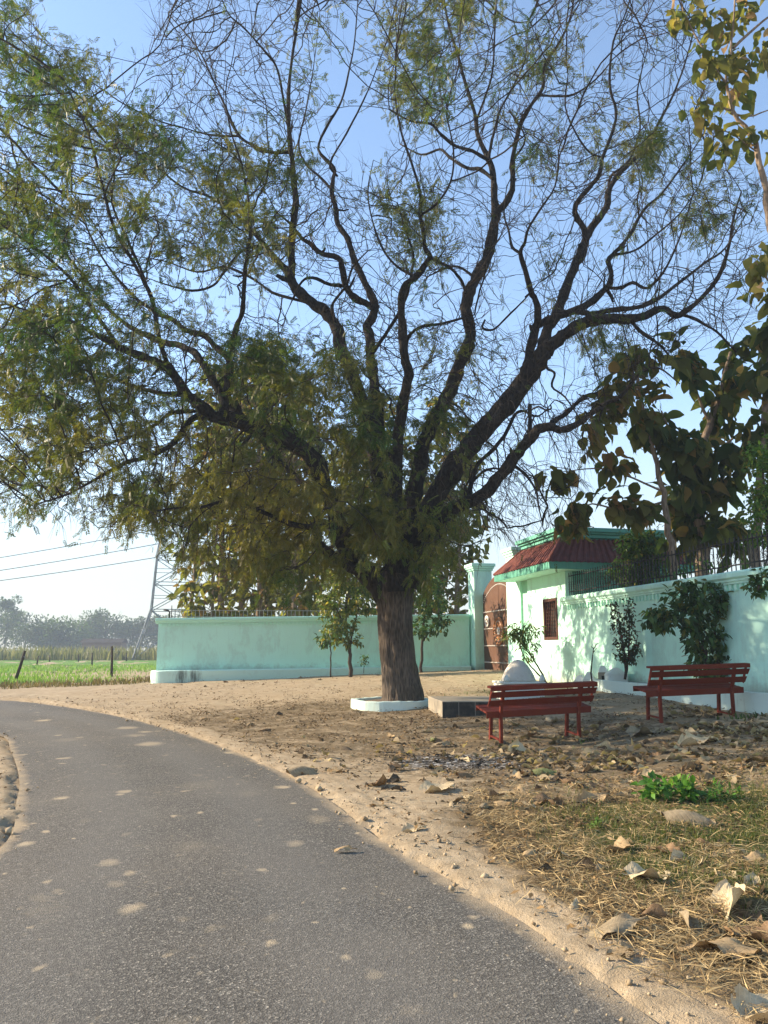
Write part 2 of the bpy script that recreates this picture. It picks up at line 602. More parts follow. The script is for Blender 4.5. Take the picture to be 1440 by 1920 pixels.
def litter_map(x, y):
    d = road_dist(x, y)
    m = gauss_map(x, y, [(-1, 15, 4, 3.5, .9), (1.5, 12.5, 3, 3, .7), (4.5, 11, 4, 3, .9), (3, 8, 2.5, 2.5, .8), (2, 5.5, 1.0, 1.6, .8), (5, 18, 3, 3, .6), (-3.5, 18, 4, 3, .6), (0, 20, 3, 3, .5), (3.2, 5, 1.2, 2.0, 1.0)])
    return np.clip(m, 0, 1) * ss(0.12, 0.6, d + 0.5 * (fbm(x * 0.8, y * 0.8, 3) - 0.5))


def grass_map(x, y):
    m = gauss_map(x, y, [(3.1, 6.1, 1.5, 1.1, 1.2), (4.2, 6.9, 1.8, 1.3, 1.1), (2.6, 5.4, .7, .5, .7), (2.9, 7.0, .9, .8, .5), (3.3, 4.6, .9, 1.0, .35), (2.4, 6.0, .6, .9, .5), (2.1, 20.5, 1.2, .8, .5), (3.4, 21, 1.0, 1.5, .45), (-10.5, 29.5, 4, 1.2, .5)])
    return np.clip(m, 0, 1) * ss(0.4, 1.0, road_dist(x, y))


def straw_map(x, y):
    return np.clip(gauss_map(x, y, [(2.9, 4.4, 1.1, 1.8, 1.0), (2.3, 6.2, .9, 1.5, .6), (4, 7, 2, 2, .4), (3.4, 3.0, 1.4, 1.2, 1.0), (1.5, 5.6, .7, 1.6, .8), (1.1, 7.4, .8, 1.2, .6)]), 0, 1) * ss(.06, .45, road_dist(x, y) + .4 * (fbm(x * 1.3, y * 1.3, 93) - .5))


rr = [0.4]
while rr[-1] < 380: rr.append(rr[-1] * (1.0115 if rr[-1] < 40 else 1.06) + (0.04 if rr[-1] < 2 else 0))
rr = np.array(rr)
th = np.r_[np.linspace(-44, 44, 300), np.linspace(46, 314, 68)]
TH = np.radians(th)
gx = np.outer(rr, np.sin(TH)); gy = np.outer(rr, np.cos(TH))
X = gx.ravel(); Yv = gy.ravel()
d = road_dist(X, Yv)
e = d + 0.34 * (fbm(X * 1.6, Yv * 1.6, 11) - 0.5) + 0.12 * (vnoise(X * 9, Yv * 9, 5) - 0.5)
base = gz(X, Yv)
near = np.exp(-np.hypot(X, Yv) / 30)
bump = (fbm(X * 1.1, Yv * 1.1, 21) - 0.5) * 0.08 + (fbm(X * 4, Yv * 4, 31) - 0.5) * 0.03 * near + (fbm(X * 19, Yv * 19, 41, 3) - 0.5) * 0.024 * near
track = np.sin(d * 2 * math.pi / 0.17 + 4.0 * fbm(X * .9, Yv * .9, 8)) * 0.009 * ss(.12, .25, d) * (1 - ss(.6, .9, d)) * ss(.4, .6, fbm(X * 0.9 + 5, Yv * 0.9, 51))
k = ss(-0.05, 0.13, e)
Zg = (base + bump * ss(0.0, 0.6, d) + track + 0.014) * k + (-0.05) * (1 - k)
Vg = np.c_[X, Yv, Zg]
nr, nt = len(rr), len(th)
i = np.arange(nr - 1)[:, None] * nt; j = np.arange(nt)[None]; j2 = (j + 1) % nt
Qg = np.stack([i + j, i + nt + j, i + nt + j2, i + j2], -1).reshape(-1, 4)
Vg = np.vstack([Vg, [[0, 0, -0.05]]])
Tg = np.stack([np.full(nt, nr * nt), np.arange(nt), (np.arange(nt) + 1) % nt], -1)
pad = lambda a: np.r_[a, 0]
ashm = np.exp(-(((X - ash_c[0]) / 0.95) ** 2 + ((Yv - ash_c[1]) / 0.75) ** 2))
t = NT('dry_dirt')
fine = t.noise(38, 5, 0.7); mid = t.noise(4.5, 6, 0.65); big = t.noise(0.7, 4, 0.6)
sand = t.ramp(mid, [(0.28, (0.26, 0.200, 0.130)), (0.5, (0.385, 0.305, 0.205)), (0.75, (0.48, 0.395, 0.285))])
sand = t.mix(t.ramp(big, [(0.35, 0.0), (0.7, 0.45)]), sand, (0.33, 0.245, 0.15))
sand = t.mix(t.ramp(t.vor(60, feature='F1'), [(0.12, 0.35), (0.3, 0.0)]), sand, (0.20, 0.15, 0.10))
lit = t.attr('litter')
clump = t.math('ADD', t.math('ADD', t.math('MULTIPLY', t.noise(2.2, 5, 0.7, dist=0.4), .45), t.math('MULTIPLY', t.noise(8.5, 8, 0.8), .55)), t.math('MULTIPLY', lit, 0.275))
sand = t.mix(t.ramp(clump, [(0.675, 0.0), (0.79, 0.85)]), sand, t.ramp(fine, [(0.3, (0.055, 0.040, 0.024)), (0.7, (0.19, 0.138, 0.075))]))
st_ = t.math('ADD', t.math('MULTIPLY', t.attr('straw'), .75), t.math('MULTIPLY', t.noise(6, 7, .7), .6))
sand = t.mix(t.ramp(st_, [(.5, 0), (.8, .9)]), sand, t.ramp(t.noise(55, 4, .7, (1, .35, 1), 1.0), [(.3, (.035, .024, .012)), (.55, (.115, .078, .036)), (.78, (.30, .22, .11))]))
gr = t.math('ADD', t.math('MULTIPLY', t.attr('grass'), 0.6), t.math('MULTIPLY', t.noise(5, 6, 0.7), 0.7))
sand = t.mix(t.ramp(gr, [(0.55, 0.0), (0.85, 0.8)]), sand, t.ramp(fine, [(0.3, (0.03, 0.05, 0.012)), (0.7, (0.12, 0.13, 0.04))]))
ah = t.math('ADD', t.math('MULTIPLY', t.attr('ash'), 1.1), t.math('MULTIPLY', t.noise(4.0, 7, 0.7), 0.5))
sand = t.mix(t.ramp(ah, [(0.52, 0.0), (0.72, 0.9)]), sand, t.ramp(t.noise(11, 6, 0.7), [(0.36, (0.012, 0.011, 0.010)), (0.50, (0.06, 0.056, 0.054)), (0.60, (0.45, 0.44, 0.43))]))
h = t.math('ADD', t.math('ADD', t.math('MULTIPLY', mid, 0.5), t.math('MULTIPLY', fine, 0.6)), t.math('MULTIPLY', t.noise(110, 3, 0.7), 0.4))
mg = t.done(t.pbsdf(sand, 0.95, h, 0.9, 0.035, 0.1))
o = link('ground', np_mesh('ground', Vg, [Qg, Tg], True, attrs={'litter': pad(litter_map(X, Yv)), 'grass': pad(grass_map(X, Yv)), 'ash': pad(ashm), 'straw': pad(straw_map(X, Yv))}), mg)
tag(o, kind='structure', label='dry sandy ground strewn with litter between road and walls')

# ------------------------------------------------------------------ road
nc = 24
u = np.linspace(0, 1, nc)
RV = LEs[:, None, :] * (1 - u)[None, :, None] + REs[:, None, :] * u[None, :, None]
rx, ry = RV[..., 0].ravel(), RV[..., 1].ravel()
crown = (0.02 * (1 - (2 * u - 1) ** 2))[None].repeat(NR, 0).ravel()
rz_ = crown - 0.012 + (fbm(rx * .6, ry * .6, 77) - 0.5) * 0.012
i = np.arange(NR - 1)[:, None] * nc; j = np.arange(nc - 1)[None]
Qr = np.stack([i + j, i + j + 1, i + nc + j + 1, i + nc + j], -1).reshape(-1, 4)
edge = np.minimum(u, 1 - u)[None].repeat(NR, 0).ravel()
t = NT('worn_asphalt')
v1 = t.n('TexVoronoi'); v1.inputs['Scale'].default_value = 115
t.l(t.co(), v1.inputs['Vector'])
agg = t.ramp(v1.outputs['Color'], [(0.0, (0.025, 0.024, 0.022)), (0.5, (0.083, 0.078, 0.070)), (0.8, (0.163, 0.153, 0.134)), (1.0, (0.46, 0.42, 0.35))])
col = t.mix(t.ramp(t.noise(1.2, 5, 0.6), [(0.3, 0.0), (0.7, 0.30)]), agg, (0.115, 0.108, 0.098))
col = t.mix(t.ramp(t.noise(0.45, 4, 0.6), [(0.42, 0.0), (0.7, 0.35)]), col, (0.185, 0.16, 0.13))
# splashes of dried mud: irregular cells, only some of them filled
mp = t.n('Mapping'); mp.inputs['Rotation'].default_value = (0, 0, rad(12)); mp.inputs['Scale'].default_value = (1.0, 0.72, 1)
wv = t.n('TexNoise'); wv.inputs['Scale'].default_value = 5.0; wv.inputs['Detail'].default_value = 4; t.l(t.co(), wv.inputs['Vector'])
wmix = t.n('VectorMath'); wmix.operation = 'MULTIPLY_ADD'; t.l(wv.outputs['Color'], wmix.inputs[0]); wmix.inputs[1].default_value = (0.16, 0.16, 0); t.l(t.co(), wmix.inputs[2])
t.l(wmix.outputs[0], mp.inputs[0])
for sc_, size, thr in ((1.3, 0.20, 0.60), (3.4, 0.17, 0.60), (7.0, 0.17, 0.72), (17.0, 0.17, 0.72)):
    vv = t.n('TexVoronoi'); vv.inputs['Scale'].default_value = sc_; t.l(mp.outputs[0], vv.inputs['Vector'])
    sep = t.n('SeparateColor'); t.l(vv.outputs['Color'], sep.inputs[0])
    pick = t.math('GREATER_THAN', sep.outputs[0], thr)
    rim = t.math('MULTIPLY', sep.outputs[1], size * 1.6)
    blot = t.math('MULTIPLY', pick, t.ramp(t.math('SUBTRACT', t.math('ADD', vv.outputs['Distance'], t.math('MULTIPLY', t.noise(22, 6, 0.8), 0.30)), rim), [(0.06, 1.0), (0.24, 0.0)]))
    col = t.mix(t.math('MULTIPLY', blot, t.ramp(sep.outputs[2], [(0.0, 0.10), (0.6, 0.5), (1.0, 1.0)])), col, (0.38, 0.31, 0.21))
band = t.ramp(t.math('ADD', t.attr('edge'), t.math('MULTIPLY', t.noise(1.1, 4, .6), .12)), [(.20, 0.0), (.30, .28), (.40, .28), (.50, 0.0)])
col = t.mix(band, col, (0.15, 0.145, 0.135))
ed = t.math('ADD', t.attr('edge'), t.math('MULTIPLY', t.noise(3.0, 6, 0.7), 0.10))
col = t.mix(t.ramp(ed, [(0.045, 0.9), (0.09, 0.0)]), col, (0.36, 0.28, 0.18))
hb = t.math('ADD', t.math('MULTIPLY', v1.outputs['Distance'], 0.8), t.math('MULTIPLY', t.noise(190, 3, 0.7), 0.8))
mr = t.done(t.pbsdf(col, 0.88, hb, 0.7, 0.007, 0.2))
o = link('road', np_mesh('road', np.c_[rx, ry, rz_], [Qr], True, attrs={'edge': edge}), mr)
tag(o, kind='structure', label='narrow worn asphalt village road curving off to the left')

# ------------------------------------------------------------------ field and sugar cane
fx = np.linspace(-190, 60, 120); fy = np.r_[np.linspace(31.5, 60, 40), np.linspace(62, 118, 30)]
FX, FY = np.meshgrid(fx, fy)
keep = None
Fz = 0.10 + (fbm(FX * .4, FY * .4, 91) - .5) * 0.05
nyf, nxf = FX.shape
i = np.arange(nyf - 1)[:, None] * nxf; j = np.arange(nxf - 1)[None]
Qf = np.stack([i + j, i + j + 1, i + nxf + j + 1, i + nxf + j], -1).reshape(-1, 4)
cxm = FX.ravel()[Qf].mean(1); cym = FY.ravel()[Qf].mean(1)
Qf = Qf[(cxm < -8.9) | (cym > 60)]
Fz = np.where((FX > -14) & (FX < 60), np.minimum(Fz, 0.10), Fz)
t = NT('green_wheat_field')
c = t.ramp(t.noise(0.35, 6, 0.65, (1, 3, 1)), [(0.3, (0.10, 0.21, 0.035)), (0.7, (0.20, 0.34, 0.07))])
c = t.mix(t.ramp(t.noise(9, 5, 0.7), [(0.4, 0.0), (0.8, 0.6)]), c, (0.06, 0.12, 0.02))
mf = t.done(t.pbsdf(c, 0.85, t.noise(14, 4), 0.8, 0.15, 0.1))
o = link('field', np_mesh('field', np.c_[FX.ravel(), FY.ravel(), Fz.ravel()], [Qf], True), mf)
tag(o, kind='structure', label='green field of young wheat beyond the verge')


def blades(P, H, W, lean, tints, name, mat, seed=0, curve=0.35):
    """grass-like blades, one mesh"""
    g = np.random.default_rng(seed)
    n = len(P)
    a = g.uniform(0, 2 * math.pi, n)
    dirx = np.c_[np.cos(a), np.sin(a), np.zeros(n)]
    sid = np.c_[-np.sin(a), np.cos(a), np.zeros(n)] * (W / 2)[:, None]
    tip = dirx * (lean * H)[:, None]; up = np.array([0, 0, 1.0])
    p0 = P; p1 = P + up * (H * 0.55)[:, None] + tip * curve; p2 = P + up * H[:, None] * (1 - 0.25 * lean)[:, None] + tip
    V = np.stack([p0 - sid, p0 + sid, p1 + sid * .8, p1 - sid * .8, p2], 1).reshape(-1, 3)
    b = np.arange(n)[:, None] * 5
    Q = b + np.array([0, 1, 2, 3]); T = b + np.array([3, 2, 4])
    return link(name, np_mesh(name, V, [Q, T], tint=np.repeat(tints, 5, 0)), mat)


n = 26000
wx = rng.uniform(-70, -9.3, n); wy = 31.6 + 34 * rng.random(n) ** 1.6
ok = wx > -0.6 * wy - 4
wx, wy = wx[ok], wy[ok]; n = len(wx)
tt = rng.random((n, 1))
o = blades(np.c_[wx, wy, np.full(n, .10)], rng.uniform(.15, .3, n), rng.uniform(.03, .06, n), rng.uniform(.1, .6, n),
           np.array([.11, .24, .035]) * (1 - tt) + np.array([.26, .40, .09]) * tt, 'wheat_crop', M['far_leaf'], 3)
tag(o, 'short green wheat growing in the field left of the wall', 'crop', kind='stuff')
n = 9000
wx = rng.uniform(-150, 20, n); wy = rng.uniform(98, 112, n)
tt = rng.random((n, 1))
o = blades(np.c_[wx, wy, np.full(n, .08)], rng.uniform(1.2, 2.2, n), rng.uniform(.10, .28, n), rng.uniform(.1, .5, n),
           np.array([.14, .16, .07]) * (1 - tt) + np.array([.26, .245, .14]) * tt, 'sugar_cane', M['far_leaf'], 4)
tag(o, 'band of tall pale sugar cane along the far edge of the field', 'crop', kind='stuff')

# ------------------------------------------------------------------ foliage helpers
def rot_frames(dirs, roll):
    """frames whose x axis is dirs; z is turned by roll about it"""
    x = unit(dirs)
    up = np.tile([0, 0, 1.0], (len(x), 1))
    flat = np.abs(x[:, 2]) > 0.97
    up[flat] = [0, 1, 0]
    y = unit(np.cross(up, x)); z = np.cross(x, y)
    c = np.cos(roll)[:, None]; s = np.sin(roll)[:, None]
    y2 = y * c + z * s; z2 = -y * s + z * c
    return np.stack([x, y2, z2], -1)          # columns


def scatter(TV, TF, pos, R, scale):
    """copies of a template, batched"""
    n, m = len(pos), len(TV)
    V = np.einsum('nij,mj->nmi', R, TV) * np.asarray(scale)[:, None, None] + pos[:, None, :]
    b = np.arange(n)[:, None, None] * m
    F = [(b + np.asarray(f)[None]).reshape(-1, np.asarray(f).shape[1]) for f in TF]
    return V.reshape(-1, 3), F


def neem_template(n=6, seed=0):
    """a pinnate leaf of length 1: paired narrow leaflets along a drooping stalk"""
    g = np.random.default_rng(seed)
    V = []; Q = []
    for k in range(n):
        t_ = 0.18 + 0.78 * k / (n - 1)
        px_, pz_ = t_, -0.28 * t_ * t_
        for s in (-1, 1):
            L = (0.36 - 0.12 * abs(t_ - 0.5)) * g.uniform(.85, 1.15); W = 0.055
            a = rad(g.uniform(48, 66)) * (1 - 0.35 * t_)
            d_ = np.array([math.cos(a), s * math.sin(a), -0.35 - 0.3 * g.random()]); d_ /= np.linalg.norm(d_)
            nrm = np.array([-math.sin(a) * s, math.cos(a), 0.0]) * s
            b0 = np.array([px_, 0, pz_]); m_ = b0 + d_ * L * .45; e_ = b0 + d_ * L + np.array([0, 0, -0.04])
            i0 = len(V)
            V += [b0, m_ + nrm * W, e_, m_ - nrm * W]
            Q.append([i0, i0 + 1, i0 + 2, i0 + 3])
    return np.array(V), [np.array(Q)]


def broad_template(rows=5, width=0.62, droop=0.35, fold=0.18, wave=0.06, seed=0, pet=0.1):
    """a broad leaf of length 1 with midrib fold, droop and wavy edge"""
    g = np.random.default_rng(seed)
    V = []; F = []
    ph = g.uniform(0, 6)
    for r in range(rows + 1):
        t_ = r / rows
        wd = width / 2 * (math.sin(math.pi * min(1, t_ ** 0.85 * 0.985 + 0.015)) ** 0.75) + 0.004
        x_ = pet + (1 - pet) * t_; z_ = -droop * t_ * t_
        wob = wave * math.sin(7 * t_ + ph)
        V += [(x_, -wd, z_ + fold * wd + wob + g.normal(0, wave * .4)), (x_, 0, z_), (x_, wd, z_ + fold * wd - wob + g.normal(0, wave * .4))]
    for r in range(rows):
        a = r * 3
        F += [[a, a + 1, a + 4, a + 3], [a + 1, a + 2, a + 5, a + 4]]
    return np.array(V), [np.array(F)]


NEEM_T = [neem_template(6, s) for s in range(3)]
TEAK_T = [broad_template(5, .62, d_, f_, w_, s) for s, (d_, f_, w_) in enumerate([(.35, .2, .05), (.7, .45, .09), (.15, .3, .07), (.95, .15, .1)])]
SMALL_T = [broad_template(3, .46, d_, .2, .03, s) for s, d_ in enumerate([.2, .45, .05])]


def leaf_mesh(name, templates, pos, dirs, roll, scale, tint, mat, parent, variants_seed=0, smooth=True):
    g = np.random.default_rng(variants_seed)
    kind = g.integers(0, len(templates), len(pos))
    Vs = []; Qs = []; Ts = []; off = 0
    R = rot_frames(dirs, roll)
    for k, (TV, TF) in enumerate(templates):
        s = kind == k
        if not s.any(): continue
        V, F = scatter(TV, TF, pos[s], R[s], scale[s])
        Vs.append(V); Qs.append(F[0] + off); Ts.append(np.repeat(tint[s], len(TV), 0)); off += len(V)
    return link(name, np_mesh(name, np.concatenate(Vs), [np.concatenate(Qs)], smooth, tint=np.concatenate(Ts)), mat, parent)


def seg_tubes(A, B, ra, rb, sides):
    """one open prism per segment, batched"""
    D = unit(B - A)
    u = np.cross(D, [0.37, 0.21, 0.9]); u = unit(u); v = np.cross(D, u)
    ang = np.arange(sides) / sides * 2 * math.pi
    ring_ = np.cos(ang)[None, :, None] * u[:, None] + np.sin(ang)[None, :, None] * v[:, None]
    V = np.stack([A[:, None] + ring_ * ra[:, None, None], B[:, None] + ring_ * rb[:, None, None]], 1).reshape(-1, 3)
    n = len(A); b = np.arange(n)[:, None, None] * 2 * sides
    j = np.arange(sides); j2 = (j + 1) % sides
    Q = (b + np.stack([j, j2, sides + j2, sides + j], -1)[None]).reshape(-1, 4)
    return V, Q


def bent_twigs(P, D, L, r0, droop, g, nseg=4, sides=3):
    """thin curved twigs, batched -> V, quads, node positions (n, nseg+1, 3), directions"""
    n = len(P)
    pts = [P]; d_ = unit(D); dirs = [d_]
    for k in range(nseg):
        d_ = unit(d_ + g.normal(0, .11, (n, 3)) + np.c_[np.zeros((n, 2)), -np.broadcast_to(droop, (n,)) / nseg])
        pts.append(pts[-1] + d_ * (L / nseg)[:, None]); dirs.append(d_)
    Vs = []; Qs = []; off = 0
    for k in range(nseg):
        ra = r0 * (1 - 0.8 * k / nseg); rb = r0 * (1 - 0.8 * (k + 1) / nseg)
        V, Q = seg_tubes(pts[k], pts[k + 1], ra, rb, sides)
        Vs.append(V); Qs.append(Q + off); off += len(V)
    return np.concatenate(Vs), np.concatenate(Qs), np.stack(pts, 1), np.stack(dirs, 1)


def in_poly(x, y, poly):
    ins = np.zeros(np.shape(x), bool)
    for i in range(len(poly)):
        (x1, y1), (x2, y2) = poly[i], poly[(i + 1) % len(poly)]
        if y1 == y2: continue
        ins ^= ((y1 > y) != (y2 > y)) & (x < (x2 - x1) * (y - y1) / (y2 - y1) + x1)
    return ins


# ------------------------------------------------------------------ the big neem tree
TREE_Y = 18.4
neem = empty('neem_tree', 'huge spreading half bare neem tree with thick dark trunk beside the road', 'tree', (0.46, TREE_Y, g1(.46, TREE_Y)))
nb = Vector(neem.location)
TO = -np.array(nb)

